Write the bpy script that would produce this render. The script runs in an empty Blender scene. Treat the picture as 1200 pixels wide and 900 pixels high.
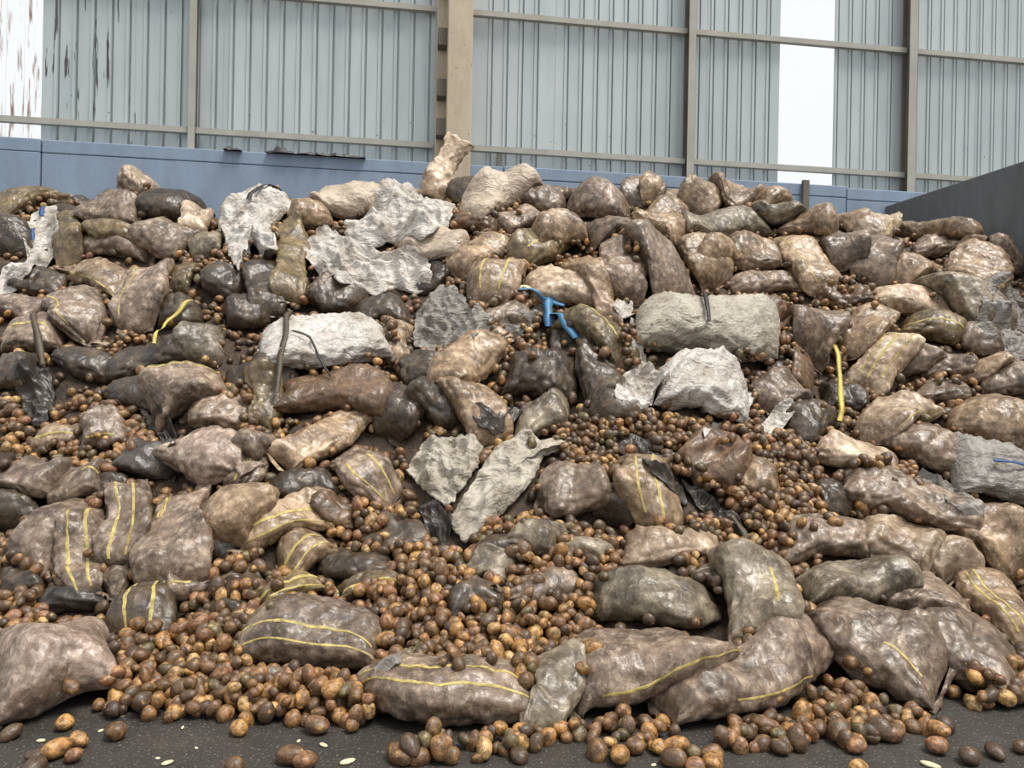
import bpy, math, random
import numpy as np
from mathutils import Vector, Matrix
R = math.radians
rng = np.random.default_rng(7)
random.seed(7)
SC = bpy.context.scene
COL = SC.collection

# ------------------------------------------------------------------ camera
FPX, CAMZ, ROLL = 880.0, 1.6, 0.019
cam_d = bpy.data.cameras.new('camera'); cam_d.sensor_width = 36.0; cam_d.lens = FPX / 1200 * 36.0
cam_d.clip_start = 0.05; cam_d.clip_end = 200
cam = bpy.data.objects.new('camera', cam_d); COL.objects.link(cam)
_c, _s = math.cos(ROLL), math.sin(ROLL)
CR = np.array([_c, 0, _s]); CU = np.array([-_s, 0, _c])
cam.matrix_world = Matrix(((_c, -_s, 0, 0), (0, 0, -1, 0), (_s, _c, 0, CAMZ), (0, 0, 0, 1)))
SC.camera = cam

# ------------------------------------------------------------------ light: overcast sky and a soft high sun
wd = bpy.data.worlds.new('sky'); SC.world = wd; wd.use_nodes = True
bg = wd.node_tree.nodes['Background']
bg.inputs['Color'].default_value = (0.95, 0.98, 1.0, 1); bg.inputs['Strength'].default_value = 0.97
sd = bpy.data.lights.new('soft_sun', 'SUN'); sd.energy = 4.2; sd.angle = R(26); sd.color = (1.0, 0.965, 0.91)
sun = bpy.data.objects.new('soft_sun', sd); COL.objects.link(sun)
sun.rotation_euler = Vector((-0.36, 0.22, -1.0)).to_track_quat('-Z', 'Y').to_euler()
SC.view_settings.view_transform = 'Standard'; SC.view_settings.look = 'None'
SC.view_settings.gamma = 1.0; SC.view_settings.use_curve_mapping = False
SC.view_settings.exposure = 0.14

# ------------------------------------------------------------------ helpers
def srgb(r, g, b):
    f = lambda c: (c / 255 / 12.92) if c / 255 <= 0.04045 else ((c / 255 + 0.055) / 1.055) ** 2.4
    return (f(r), f(g), f(b), 1)

def mesh_np(name, v, faces, smooth=True):
    """v: Nx3, faces: list of int arrays (each MxK)."""
    me = bpy.data.meshes.new(name)
    v = np.asarray(v, np.float32)
    me.vertices.add(len(v)); me.vertices.foreach_set('co', v.ravel())
    faces = [np.asarray(f, np.int32) for f in faces if len(f)]
    loops = np.concatenate([f.ravel() for f in faces])
    sizes = np.concatenate([np.full(len(f), f.shape[1], np.int32) for f in faces])
    starts = np.concatenate([[0], np.cumsum(sizes)[:-1]]).astype(np.int32)
    me.loops.add(len(loops)); me.loops.foreach_set('vertex_index', loops)
    me.polygons.add(len(sizes)); me.polygons.foreach_set('loop_start', starts)
    me.polygons.foreach_set('use_smooth', np.full(len(sizes), smooth))
    me.update(calc_edges=True); me.validate()
    return me

def link(name, me, mat=None, parent=None, loc=None):
    o = bpy.data.objects.new(name, me); COL.objects.link(o)
    if mat is not None and me is not None and not me.materials: me.materials.append(mat)
    if loc is not None: o.location = loc
    if parent is not None: o.parent = parent
    return o

def tag(o, label=None, cat=None, group=None, kind=None):
    if label: o['label'] = label
    if cat: o['category'] = cat
    if group: o['group'] = group
    if kind: o['kind'] = kind
    return o

def box_vf(x0, x1, y0, y1, z0, z1):
    v = [(x0,y0,z0),(x1,y0,z0),(x1,y1,z0),(x0,y1,z0),(x0,y0,z1),(x1,y0,z1),(x1,y1,z1),(x0,y1,z1)]
    f = [(0,3,2,1),(4,5,6,7),(0,1,5,4),(1,2,6,5),(2,3,7,6),(3,0,4,7)]
    return np.array(v, float), np.array(f)

def grid_faces(n, m, closed_m=False):
    i = np.arange(n - 1)[:, None]; j = np.arange(m if closed_m else m - 1)[None, :]
    j2 = (j + 1) % m
    return np.stack([i*m + j, i*m + j2, (i+1)*m + j2, (i+1)*m + j], -1).reshape(-1, 4)

# ------------------------------------------------------------------ materials
def nodemat(name):
    m = bpy.data.materials.new(name); m.use_nodes = True
    nt = m.node_tree; b = nt.nodes['Principled BSDF']
    return m, nt, b
def N(nt, t, **kw):
    n = nt.nodes.new(t)
    for k, v in kw.items(): setattr(n, k, v)
    return n
def noise(nt, vec, scale, detail=4, rough=0.6):
    n = N(nt, 'ShaderNodeTexNoise'); n.inputs['Scale'].default_value = scale
    n.inputs['Detail'].default_value = detail; n.inputs['Roughness'].default_value = rough
    nt.links.new(vec, n.inputs['Vector']); return n.outputs['Fac']
def ramp(nt, fac, stops):
    r = N(nt, 'ShaderNodeValToRGB'); e = r.color_ramp.elements
    while len(e) < len(stops): e.new(0.5)
    for el, (p, c) in zip(e, stops): el.position = p; el.color = c
    nt.links.new(fac, r.inputs['Fac']); return r.outputs['Color']
def mix(nt, fac, a, b, mode='MIX'):
    n = N(nt, 'ShaderNodeMix', data_type='RGBA', blend_type=mode)
    for s, v in ((0, fac), (6, a), (7, b)):
        if hasattr(v, 'default_value') or isinstance(v, bpy.types.NodeSocket): nt.links.new(v, n.inputs[s])
        else: n.inputs[s].default_value = v
    return n.outputs[2]
def math_n(nt, op, a, b=0.0, clamp=False):
    n = N(nt, 'ShaderNodeMath', operation=op, use_clamp=clamp)
    for s, v in ((0, a), (1, b)):
        if isinstance(v, bpy.types.NodeSocket): nt.links.new(v, n.inputs[s])
        else: n.inputs[s].default_value = v
    return n.outputs[0]
def bump(nt, b, h, strength, dist):
    n = N(nt, 'ShaderNodeBump'); n.inputs['Strength'].default_value = strength; n.inputs['Distance'].default_value = dist
    nt.links.new(h, n.inputs['Height']); nt.links.new(n.outputs['Normal'], b.inputs['Normal'])
def objcoord(nt, jitter=True):
    tc = N(nt, 'ShaderNodeTexCoord')
    if not jitter: return tc.outputs['Object']
    oi = N(nt, 'ShaderNodeObjectInfo'); ad = N(nt, 'ShaderNodeVectorMath', operation='MULTIPLY_ADD')
    nt.links.new(oi.outputs['Random'], ad.inputs[0]); ad.inputs[1].default_value = (31, 17, 23)
    nt.links.new(tc.outputs['Object'], ad.inputs[2]); return ad.outputs[0]

def sack_mat(name, base, dirt, light, dirt_amt=0.5, rough=0.35, spec=0.55, net=1.0, cell=13.0):
    """net sack: blotchy dirty net with the potatoes inside pressing and showing through"""
    m, nt, b = nodemat(name)
    vec = objcoord(nt)
    n1 = noise(nt, vec, 4.5, 6, 0.7); n2 = noise(nt, vec, 24, 4, 0.65); n3 = noise(nt, vec, 130, 2, 0.6)
    d0 = 0.58 - 0.2 * dirt_amt
    f1 = ramp(nt, n1, [(d0 - 0.10, (0,0,0,1)), (d0 + 0.15, (1,1,1,1))])
    c = mix(nt, f1, dirt, base)
    # warped cells: pale where a potato presses the net, dark in the hollows
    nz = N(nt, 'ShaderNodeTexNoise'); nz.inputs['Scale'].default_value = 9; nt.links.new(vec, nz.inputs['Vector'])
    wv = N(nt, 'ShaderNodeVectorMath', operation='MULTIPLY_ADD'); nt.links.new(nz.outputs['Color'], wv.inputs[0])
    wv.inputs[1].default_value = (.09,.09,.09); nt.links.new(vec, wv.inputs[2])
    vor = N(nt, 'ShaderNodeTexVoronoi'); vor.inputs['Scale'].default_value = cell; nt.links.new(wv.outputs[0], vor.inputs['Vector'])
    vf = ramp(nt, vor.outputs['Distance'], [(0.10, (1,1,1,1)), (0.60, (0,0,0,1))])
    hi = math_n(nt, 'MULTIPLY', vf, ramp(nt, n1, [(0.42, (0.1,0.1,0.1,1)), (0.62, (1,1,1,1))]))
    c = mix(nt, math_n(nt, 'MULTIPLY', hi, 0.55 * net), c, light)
    f2 = ramp(nt, n2, [(0.52, (0,0,0,1)), (0.72, (1,1,1,1))])
    c = mix(nt, math_n(nt, 'MULTIPLY', f2, 0.45), c, light)
    f3 = ramp(nt, n2, [(0.28, (1,1,1,1)), (0.44, (0,0,0,1))])
    c = mix(nt, math_n(nt, 'MULTIPLY', f3, 0.55), c, dirt)
    f4 = ramp(nt, n3, [(0.35, (1,1,1,1)), (0.5, (0,0,0,1))])
    c = mix(nt, math_n(nt, 'MULTIPLY', f4, 0.35), c, dirt)
    mpd = N(nt, 'ShaderNodeMapping'); mpd.inputs['Scale'].default_value = (1.0, 1.0, 0.5); mpd.inputs['Location'].default_value = (3, 1, 2); nt.links.new(wv.outputs[0], mpd.inputs['Vector'])
    n5 = noise(nt, mpd.outputs['Vector'], 10, 2, 0.5)
    fl = ramp(nt, math_n(nt, 'ABSOLUTE', math_n(nt, 'SUBTRACT', n5, 0.5)), [(0.0, (1,1,1,1)), (0.035, (0,0,0,1))])
    c = mix(nt, math_n(nt, 'MULTIPLY', fl, 0.3), c, dirt)  # crease shading painted in as thin lines, sharing the dirt colour
    oi = N(nt, 'ShaderNodeObjectInfo')
    hs = N(nt, 'ShaderNodeHueSaturation'); nt.links.new(c, hs.inputs['Color'])
    nt.links.new(math_n(nt, 'MULTIPLY_ADD', oi.outputs['Random'], 0.40), hs.inputs['Value'])
    hs.inputs['Value'].links[0].from_node.inputs[2].default_value = 0.78
    nt.links.new(hs.outputs['Color'], b.inputs['Base Color'])
    b.inputs['Specular IOR Level'].default_value = spec
    rr = ramp(nt, n2, [(0.3, (rough + .2,) * 3 + (1,)), (0.65, (rough - .06,) * 3 + (1,))]); nt.links.new(rr, b.inputs['Roughness'])
    # wrinkles of the net
    mp = N(nt, 'ShaderNodeMapping'); mp.inputs['Scale'].default_value = (1.0, 1.0, 0.45); nt.links.new(wv.outputs[0], mp.inputs['Vector'])
    n4 = noise(nt, mp.outputs['Vector'], 8.5, 2, 0.5)
    rd = math_n(nt, 'ABSOLUTE', math_n(nt, 'SUBTRACT', n4, 0.5))
    hgt = math_n(nt, 'ADD', math_n(nt, 'MULTIPLY', vf, 0.35 * net), math_n(nt, 'MULTIPLY', n2, 0.45))
    hgt = math_n(nt, 'ADD', hgt, math_n(nt, 'MULTIPLY', rd, -3.4))
    hgt = math_n(nt, 'ADD', hgt, math_n(nt, 'MULTIPLY', n3, 0.10))
    bump(nt, b, hgt, 0.55, 0.016)
    return m

M = {}
M['m'] = sack_mat('mauve_net', srgb(130,110,93), srgb(70,56,44), srgb(204,184,162), 0.5)
M['t'] = sack_mat('tan_net', srgb(151,126,99), srgb(84,65,46), srgb(219,193,161), 0.5)
M['p'] = sack_mat('pale_net', srgb(187,165,138), srgb(113,91,71), srgb(236,219,194), 0.4)
M['o'] = sack_mat('olive_net', srgb(111,93,63), srgb(62,49,32), srgb(163,144,102), 0.5)
M['b'] = sack_mat('brown_net', srgb(110,85,64), srgb(66,49,34), srgb(151,124,96), 0.45)
M['d'] = sack_mat('grimy_net', srgb(78,65,50), srgb(39,31,24), srgb(119,101,81), 0.5)
M['g'] = sack_mat('grey_net', srgb(136,123,102), srgb(74,63,50), srgb(198,184,160), 0.45)
M['q'] = sack_mat('pinkish_net', srgb(160,139,124), srgb(92,75,62), srgb(222,204,188), 0.4)
M['k'] = sack_mat('dark_film', srgb(72,65,58), srgb(38,33,29), srgb(116,108,98), 0.5, 0.36, net=0.3)

def woven_mat(name, base, dirt, dark, amt=0.45):
    m, nt, b = nodemat(name); vec = objcoord(nt)
    n1 = noise(nt, vec, 4.0, 6, 0.7); n2 = noise(nt, vec, 22, 4, 0.65)
    f1 = ramp(nt, n1, [(amt - 0.10, (1,1,1,1)), (amt + 0.14, (0,0,0,1))])
    c = mix(nt, math_n(nt, 'MULTIPLY', f1, 0.75), base, dirt)
    f2 = ramp(nt, n2, [(0.32, (1,1,1,1)), (0.43, (0,0,0,1))])
    c = mix(nt, math_n(nt, 'MULTIPLY', f2, 0.6), c, dark)
    nt.links.new(c, b.inputs['Base Color']); b.inputs['Roughness'].default_value = 0.5
    b.inputs['Specular IOR Level'].default_value = 0.3
    nz = N(nt, 'ShaderNodeTexNoise'); nz.inputs['Scale'].default_value = 5; nt.links.new(vec, nz.inputs['Vector'])
    wv = N(nt, 'ShaderNodeVectorMath', operation='MULTIPLY_ADD'); nt.links.new(nz.outputs['Color'], wv.inputs[0])
    wv.inputs[1].default_value = (.22,.22,.22); nt.links.new(vec, wv.inputs[2])
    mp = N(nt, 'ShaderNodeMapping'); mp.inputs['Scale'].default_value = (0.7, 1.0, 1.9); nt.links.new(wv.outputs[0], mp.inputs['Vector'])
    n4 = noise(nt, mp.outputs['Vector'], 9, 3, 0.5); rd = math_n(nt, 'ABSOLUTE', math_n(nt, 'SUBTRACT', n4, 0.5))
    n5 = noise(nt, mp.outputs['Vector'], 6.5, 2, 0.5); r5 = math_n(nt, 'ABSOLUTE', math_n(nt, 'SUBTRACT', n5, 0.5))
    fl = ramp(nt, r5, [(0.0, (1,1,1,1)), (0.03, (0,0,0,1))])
    c = mix(nt, math_n(nt, 'MULTIPLY', fl, 0.4), c, dark); nt.links.new(c, b.inputs['Base Color'])  # dark fold valleys: shade painted into the colour along with crease dirt
    hg = math_n(nt, 'ADD', math_n(nt, 'MULTIPLY', rd, -3.0), math_n(nt, 'MULTIPLY', n2, 0.15))
    bump(nt, b, math_n(nt, 'ADD', hg, math_n(nt, 'MULTIPLY', r5, 3.0)), 0.6, 0.02)
    return m
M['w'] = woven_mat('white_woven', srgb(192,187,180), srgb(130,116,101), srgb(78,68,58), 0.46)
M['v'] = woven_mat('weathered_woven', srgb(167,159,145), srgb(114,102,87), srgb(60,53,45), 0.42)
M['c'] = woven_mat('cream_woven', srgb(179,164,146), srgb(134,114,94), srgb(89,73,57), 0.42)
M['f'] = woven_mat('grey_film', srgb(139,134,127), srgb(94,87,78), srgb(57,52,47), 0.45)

def plain(name, col, rough=0.6, var=0.35, scale=8, metallic=0, bumpd=0.0):
    m, nt, b = nodemat(name); vec = objcoord(nt, False)
    n1 = noise(nt, vec, scale, 5, 0.65)
    dk = tuple(c * (1 - var) for c in col[:3]) + (1,)
    c = ramp(nt, n1, [(0.32, dk), (0.66, col)])
    nt.links.new(c, b.inputs['Base Color']); b.inputs['Roughness'].default_value = rough; b.inputs['Metallic'].default_value = metallic
    if bumpd: bump(nt, b, n1, 0.6, bumpd)
    return m
M['yellow'] = plain('yellow_yarn', srgb(190,170,100), 0.65, 0.62, 30)
M['pale_yellow'] = plain('pale_yellow_strap', srgb(206,184,96), 0.6, 0.4, 20)
M['blue'] = plain('blue_strap', srgb(74,128,168), 0.55, 0.35, 14)
M['navy'] = plain('navy_print', srgb(52,84,132), 0.55, 0.3, 12)
M['black'] = plain('black_strap', srgb(44,40,38), 0.5, 0.5, 14)
M['red'] = plain('red_plastic', srgb(196,44,50), 0.4, 0.3, 14)
M['fibre'] = plain('wet_fibre', srgb(88,76,60), 0.6, 0.55, 30)
M['scrap'] = plain('pale_scrap', srgb(206,196,160), 0.6, 0.3, 40)

# heap underlayer
m, nt, b = nodemat('rotten_heap'); vec = objcoord(nt, False)
n1 = noise(nt, vec, 7, 6, 0.7)
c = ramp(nt, n1, [(0.3, srgb(34,27,21)), (0.55, srgb(70,54,39)), (0.75, srgb(104,80,54))])
nt.links.new(c, b.inputs['Base Color']); b.inputs['Roughness'].default_value = 0.7
bump(nt, b, noise(nt, vec, 26, 4, 0.6), 1.0, 0.04); M['heap'] = m

# potatoes: colour per potato from a colour attribute, dirt on top
m, nt, b = nodemat('potato_skin'); at = N(nt, 'ShaderNodeAttribute', attribute_name='tint')
vec = objcoord(nt)
n1 = noise(nt, vec, 24, 4, 0.7); n2 = noise(nt, vec, 60, 3, 0.6)
f = ramp(nt, n1, [(0.42, (1,1,1,1)), (0.58, (0,0,0,1))])
c = mix(nt, math_n(nt, 'MULTIPLY', f, 0.75), at.outputs['Color'], srgb(62,46,33))
g = ramp(nt, n1, [(0.60, (0,0,0,1)), (0.70, (1,1,1,1))])
c = mix(nt, math_n(nt, 'MULTIPLY', g, 0.65), c, srgb(206,160,96))
f2 = ramp(nt, n2, [(0.34, (1,1,1,1)), (0.42, (0,0,0,1))])
c = mix(nt, math_n(nt, 'MULTIPLY', f2, 0.6), c, srgb(50,38,28))
nt.links.new(c, b.inputs['Base Color']); b.inputs['Roughness'].default_value = 0.42; b.inputs['Specular IOR Level'].default_value = 0.5
bump(nt, b, math_n(nt, 'ADD', n1, math_n(nt, 'MULTIPLY', n2, 0.4)), 0.6, 0.010); M['potato'] = m

# floor
m, nt, b = nodemat('grimy_floor'); vec = objcoord(nt, False)
n1 = noise(nt, vec, 2.2, 9, 0.75); n2 = noise(nt, vec, 75, 3, 0.6)
c = ramp(nt, n1, [(0.3, srgb(36,33,29)), (0.55, srgb(50,46,41)), (0.75, srgb(70,65,58))])
sp = ramp(nt, n2, [(0.60, (0,0,0,1)), (0.68, (1,1,1,1))])
c = mix(nt, math_n(nt, 'MULTIPLY', sp, 0.5), c, srgb(150,142,130))
nt.links.new(c, b.inputs['Base Color']); b.inputs['Roughness'].default_value = 0.6
bump(nt, b, math_n(nt, 'ADD', noise(nt, vec, 9, 5, 0.6), math_n(nt, 'MULTIPLY', n2, 0.35)), 0.5, 0.02); M['floor'] = m

# walls
def paint_mat(name, col, dk, streak=0.3):
    m, nt, b = nodemat(name); vec = objcoord(nt, False)
    mp = N(nt, 'ShaderNodeMapping'); mp.inputs['Scale'].default_value = (3.0, 3.0, 0.8); nt.links.new(vec, mp.inputs['Vector'])
    n1 = noise(nt, mp.outputs['Vector'], 1.2, 6, 0.7); n2 = noise(nt, vec, 14, 4, 0.6)
    c = ramp(nt, n1, [(0.25, dk), (0.62, col)])
    f = ramp(nt, n2, [(0.25, (1,1,1,1)), (0.36, (0,0,0,1))])
    c = mix(nt, math_n(nt, 'MULTIPLY', f, streak), c, srgb(70,66,64))
    nt.links.new(c, b.inputs['Base Color']); b.inputs['Roughness'].default_value = 0.75
    bump(nt, b, n2, 0.25, 0.01); return m
M['bluewall'] = paint_mat('blue_grey_paint', srgb(127,143,162), srgb(112,126,144))
M['sidewall'] = paint_mat('dark_concrete', srgb(98,101,104), srgb(78,80,82))
M['column'] = paint_mat('beige_concrete', srgb(182,168,146), srgb(156,140,118), 0.8)
M['steel'] = plain('grey_steel', srgb(160,157,146), 0.5, 0.2, 3)
M['rust'] = plain('brown_steel', srgb(108,100,90), 0.6, 0.35, 3)

def clad_mat(name):
    m, nt, b = nodemat(name); tc = N(nt, 'ShaderNodeTexCoord'); vec = tc.outputs['Object']
    mp = N(nt, 'ShaderNodeMapping'); mp.inputs['Scale'].default_value = (1.2, 1.2, 0.25); nt.links.new(vec, mp.inputs['Vector'])
    n1 = noise(nt, mp.outputs['Vector'], 2.0, 5, 0.65)
    c = ramp(nt, n1, [(0.3, srgb(156,164,166)), (0.65, srgb(176,183,183))])
    # black runs of grime: stretched noise, dense only towards the left end of the wall
    mp2 = N(nt, 'ShaderNodeMapping'); mp2.inputs['Scale'].default_value = (9.5, 9.5, 0.75); nt.links.new(vec, mp2.inputs['Vector'])
    n2 = noise(nt, mp2.outputs['Vector'], 1.6, 3, 0.55)
    sx = N(nt, 'ShaderNodeSeparateXYZ'); nt.links.new(vec, sx.inputs[0])
    mr = N(nt, 'ShaderNodeMapRange'); mr.inputs[1].default_value = -4.5; mr.inputs[2].default_value = -3.3
    mr.inputs[3].default_value = 0.60; mr.inputs[4].default_value = 0.84; nt.links.new(sx.outputs[0], mr.inputs[0])
    mr2 = N(nt, 'ShaderNodeMapRange'); mr2.inputs[1].default_value = -5.3; mr2.inputs[2].default_value = -4.7
    mr2.inputs[3].default_value = 0.02; mr2.inputs[4].default_value = 0.0; nt.links.new(sx.outputs[0], mr2.inputs[0])
    th = math_n(nt, 'ADD', mr.outputs[0], mr2.outputs[0])
    f = math_n(nt, 'MULTIPLY', math_n(nt, 'SUBTRACT', n2, th), 40.0, True)
    c = mix(nt, math_n(nt, 'MULTIPLY', f, 0.9), c, srgb(44,42,40))
    # small specks lower down
    n3 = noise(nt, vec, 17, 2, 0.5)
    mz = N(nt, 'ShaderNodeMapRange'); mz.inputs[1].default_value = 4.2; mz.inputs[2].default_value = 6.0
    mz.inputs[3].default_value = 0.685; mz.inputs[4].default_value = 0.78; nt.links.new(sx.outputs[2], mz.inputs[0])
    f3 = math_n(nt, 'MULTIPLY', math_n(nt, 'SUBTRACT', n3, mz.outputs[0]), 40.0, True)
    c = mix(nt, math_n(nt, 'MULTIPLY', f3, 0.85), c, srgb(62,58,54))
    nt.links.new(c, b.inputs['Base Color']); b.inputs['Roughness'].default_value = 0.5; b.inputs['Metallic'].default_value = 0.15
    return m
M['clad'] = clad_mat('painted_sheet_metal')

def translucent_mat(name, stained):
    m = bpy.data.materials.new(name); m.use_nodes = True; nt = m.node_tree; nt.nodes.clear()
    out = N(nt, 'ShaderNodeOutputMaterial'); tr = N(nt, 'ShaderNodeBsdfTransparent'); tl = N(nt, 'ShaderNodeBsdfTranslucent')
    tl.inputs['Color'].default_value = (0.9, 0.9, 0.88, 1); tr.inputs['Color'].default_value = (1, 1, 1, 1)
    mx = N(nt, 'ShaderNodeMixShader'); mx.inputs[0].default_value = 0.10
    nt.links.new(tr.outputs[0], mx.inputs[1]); nt.links.new(tl.outputs[0], mx.inputs[2])
    if stained:
        vec = N(nt, 'ShaderNodeTexCoord').outputs['Object']
        mp = N(nt, 'ShaderNodeMapping'); mp.inputs['Scale'].default_value = (9, 9, 0.9); nt.links.new(vec, mp.inputs['Vector'])
        n2 = noise(nt, mp.outputs['Vector'], 1.8, 4, 0.6)
        c = ramp(nt, n2, [(0.55, (1,1,1,1)), (0.72, srgb(150,110,84))])
        nt.links.new(c, tr.inputs['Color'])
    nt.links.new(mx.outputs[0], out.inputs[0]); return m
M['sheet_clear'] = translucent_mat('translucent_sheet', False)
M['sheet_stained'] = translucent_mat('stained_translucent_sheet', True)

# ------------------------------------------------------------------ projection (used only to find where things stand)
CAMP = np.array([0, 0, CAMZ])
def project(P):
    d = np.asarray(P, float) - CAMP
    y = np.maximum(d[..., 1], 0.2)
    return np.stack([600 + FPX * (d @ CR) / y, 450 - FPX * (d @ CU) / y], -1)
def ray(px, py):
    return CR * ((px - 600) / FPX) + CU * ((450 - py) / FPX) + np.array([0, 1, 0])

# ------------------------------------------------------------------ the building
YAW = R(8.0)
WO = np.array([-0.49, 9.5, 0.0]); WA = np.array([math.cos(YAW), math.sin(YAW), 0]); WN = np.array([math.sin(YAW), -math.cos(YAW), 0])
def wall_hit(px, py, d=0.0):
    """(t along wall, z) where the sight line meets the plane d in front of the back wall"""
    r = ray(px, py); k = ((WO + d * WN - CAMP) @ WN) / (r @ WN); p = CAMP + k * r
    return (p - WO) @ WA, p[2]
def wall_empty(name, kind='structure', label=None, cat=None):
    o = bpy.data.objects.new(name, None); COL.objects.link(o)
    o.location = WO; o.rotation_euler = (0, 0, YAW)
    return tag(o, label, cat, kind=kind)
# inside these empties: local x = t along the wall, local y = -d (away from camera), z = height
def lbox(name, t0, t1, d0, d1, z0, z1, mat, parent, bev=0.0):
    v, f = box_vf(t0, t1, -d1, -d0, z0, z1)
    me = mesh_np(name, v, [f], smooth=False); o = link(name, me, mat, parent)
    if bev:
        md = o.modifiers.new('bevel', 'BEVEL'); md.width = bev; md.segments = 2
    return o

fl_v, fl_f = box_vf(-22, 24, -14, 22, -0.25, 0.0)
floor = link('floor', mesh_np('floor', fl_v, [fl_f], False), M['floor'])
tag(floor, 'dark grimy concrete floor in front of the potato heap', 'floor', kind='structure')

ZT = 4.36
wb = wall_empty('wall_back', label='blue grey painted concrete push wall behind the heap', cat='wall')
tj = [-7.2, wall_hit(48, 190)[0], wall_hit(590, 200)[0], wall_hit(992, 235)[0], 6.6]
for i in range(4):
    g = 0.006
    zt = ZT + (0.0, 0.0, 0.012, -0.01, 0.008)[i]
    lbox('concrete_panel', tj[i] + g, tj[i+1] - g, -0.28 + (0.0 if i else -0.03), 0.0 + (0.025 if i == 0 else 0), 0, zt - 0.16, M['bluewall'], wb, 0.008)
    lbox('concrete_panel', tj[i] + g, tj[i+1] - g, -0.28, (0.025 if i == 0 else 0.004), zt - 0.156, zt, M['bluewall'], wb, 0.012)
# crust of dark grime on top of the wall
def crust(t0, t1, z, h, seed):
    r = np.random.default_rng(seed); n = max(8, int((t1 - t0) / 0.035)); vs = []; 
    for i in range(n):
        t = t0 + (t1 - t0) * i / (n - 1); e = min(1, 4 * min(i, n - 1 - i) / n) 
        hh = h * (0.25 + 0.75 * r.random()) * e + 0.004; dd = 0.03 + 0.05 * r.random()
        for k in range(6):
            a = math.pi * k / 5
            vs.append((t + 0.008 * r.random(), -0.02 - dd * math.cos(a), z - 0.012 + hh * math.sin(a)))
    return mesh_np('grime_crust', np.array(vs), [grid_faces(n, 6)])
for k, (xa, xb, yy) in enumerate(((262, 284, 180), (312, 346, 188), (346, 428, 189))):
    ta, z = wall_hit(xa, yy); tb, _ = wall_hit(xb, yy)
    link('grime_crust', crust(ta, tb, ZT, 0.10 if k == 1 else 0.055, k), M['black'], wb)
ta, z = wall_hit(942, 222); lbox('timber_stub', ta - 0.04, ta + 0.05, 0.005, 0.06, 3.6, ZT + 0.05, M['rust'], wb, 0.006)

# cladding: ribbed sheets above and behind the concrete wall
wc = wall_empty('wall_upper', label='pale ribbed sheet metal cladding above the concrete wall', cat='wall')
DC = -0.42
PITCH = 0.205
def rib_sheet(t0, t1, z0, z1):
    xs = [t0]; ys = [0.0]
    t = math.ceil((t0 - 0.02) / PITCH) * PITCH
    while t < t1 - 0.04:
        if t > t0 + 0.01:
            for dx, y in ((-0.056, 0), (-0.050, -0.014), (-0.016, -0.014), (-0.010, 0.030), (0.006, 0.030), (0.012, 0)):
                xs.append(t + dx); ys.append(y)
        t += PITCH
    xs.append(t1); ys.append(0)
    n = len(xs); v = []
    for z in (z0, z1):
        for x, y in zip(xs, ys): v.append((x, y, z))
    for z in (z0, z1):
        for x, y in zip(xs, ys): v.append((x, y + 0.004, z))
    f = grid_faces(2, n); f2 = grid_faces(2, n)[:, ::-1] + 2 * n
    return mesh_np('metal_sheet', np.array(v), [f, f2], smooth=False)
sheets = []
tL = wall_hit(49, 100, DC)[0]; tA = wall_hit(913, 110, DC)[0]; tB = wall_hit(978, 110, DC)[0]
def add_sheets(a, b, mat, nm):
    n = max(1, round((b - a) / (5 * PITCH))); w = (b - a) / n
    for i in range(n):
        o = link(nm, rib_sheet(a + i * w, a + (i + 1) * w, ZT - 0.9, 9.2), mat, wc)
        o.location = (0, -DC + (0.005 if i % 2 else 0), 0)
add_sheets(-8.2, tL, M['sheet_stained'], 'translucent_sheet')
add_sheets(tL, tA, M['clad'], 'metal_sheet')
fv, ff = box_vf(tA, tB, -DC, -DC + 0.004, ZT - 0.9, 9.2)
link('translucent_sheet', mesh_np('translucent_sheet', fv, [ff], False), M['sheet_clear'], wc)
add_sheets(tB, 9.5, M['clad'], 'metal_sheet')

# steel frame: girts and posts are bolted to each other, each a part of the frame
fr = wall_empty('steel_frame', kind=None, label='grey steel frame of posts and girts bolted to the cladding', cat='frame')
del_kind = fr.pop('kind', None) if 'kind' in fr else None
tcol0 = wall_hit(524, 100, 0.02)[0]; tcol1 = wall_hit(553, 100, 0.02)[0]
DF = DC + 0.04
posts = [(225, 0.085, 0.10, 'steel'), (809, 0.10, 0.16, 'rust'), (1067, 0.12, 0.16, 'steel')]
zg_lo = wall_hit(555, 173, DF + 0.07)[1]; zg_hi = wall_hit(555, 14, DF + 0.07)[1]
bounds = [-8.0] + [wall_hit(p[0], 100, DF + 0.08)[0] for p in posts] + [9.3]
def girt(a, b, z):
    # C channel: web + two lips
    v1 = []; prof = [(.07, -.036), (.0, -.036), (.0, -.020), (.006, -.020), (.006, -.030), (.064, -.030), (.064, .030), (.006, .030), (.006, .020), (.0, .020), (.0, .036), (.07, .036)]
    for x in (a, b):
        for d, zz in prof: v1.append((x, -(DF + d), z + zz))
    n = len(prof); f = grid_faces(2, n, True)
    return mesh_np('girt', np.array(v1), [f, np.array([list(range(n))]), np.array([list(range(2*n-1, n-1, -1))])], False)
for i in range(4):
    for z in (zg_lo, zg_hi, zg_hi + 1.75):
        a, b_ = bounds[i] + 0.05, bounds[i+1] - 0.05
        segs = [(a, b_)]
        if a < tcol0 < b_: segs = [(a, tcol0 - 0.16), (tcol1 + 0.01, b_)]
        for s0, s1 in segs: link('girt', girt(s0, s1, z), M['steel'], fr)
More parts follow.
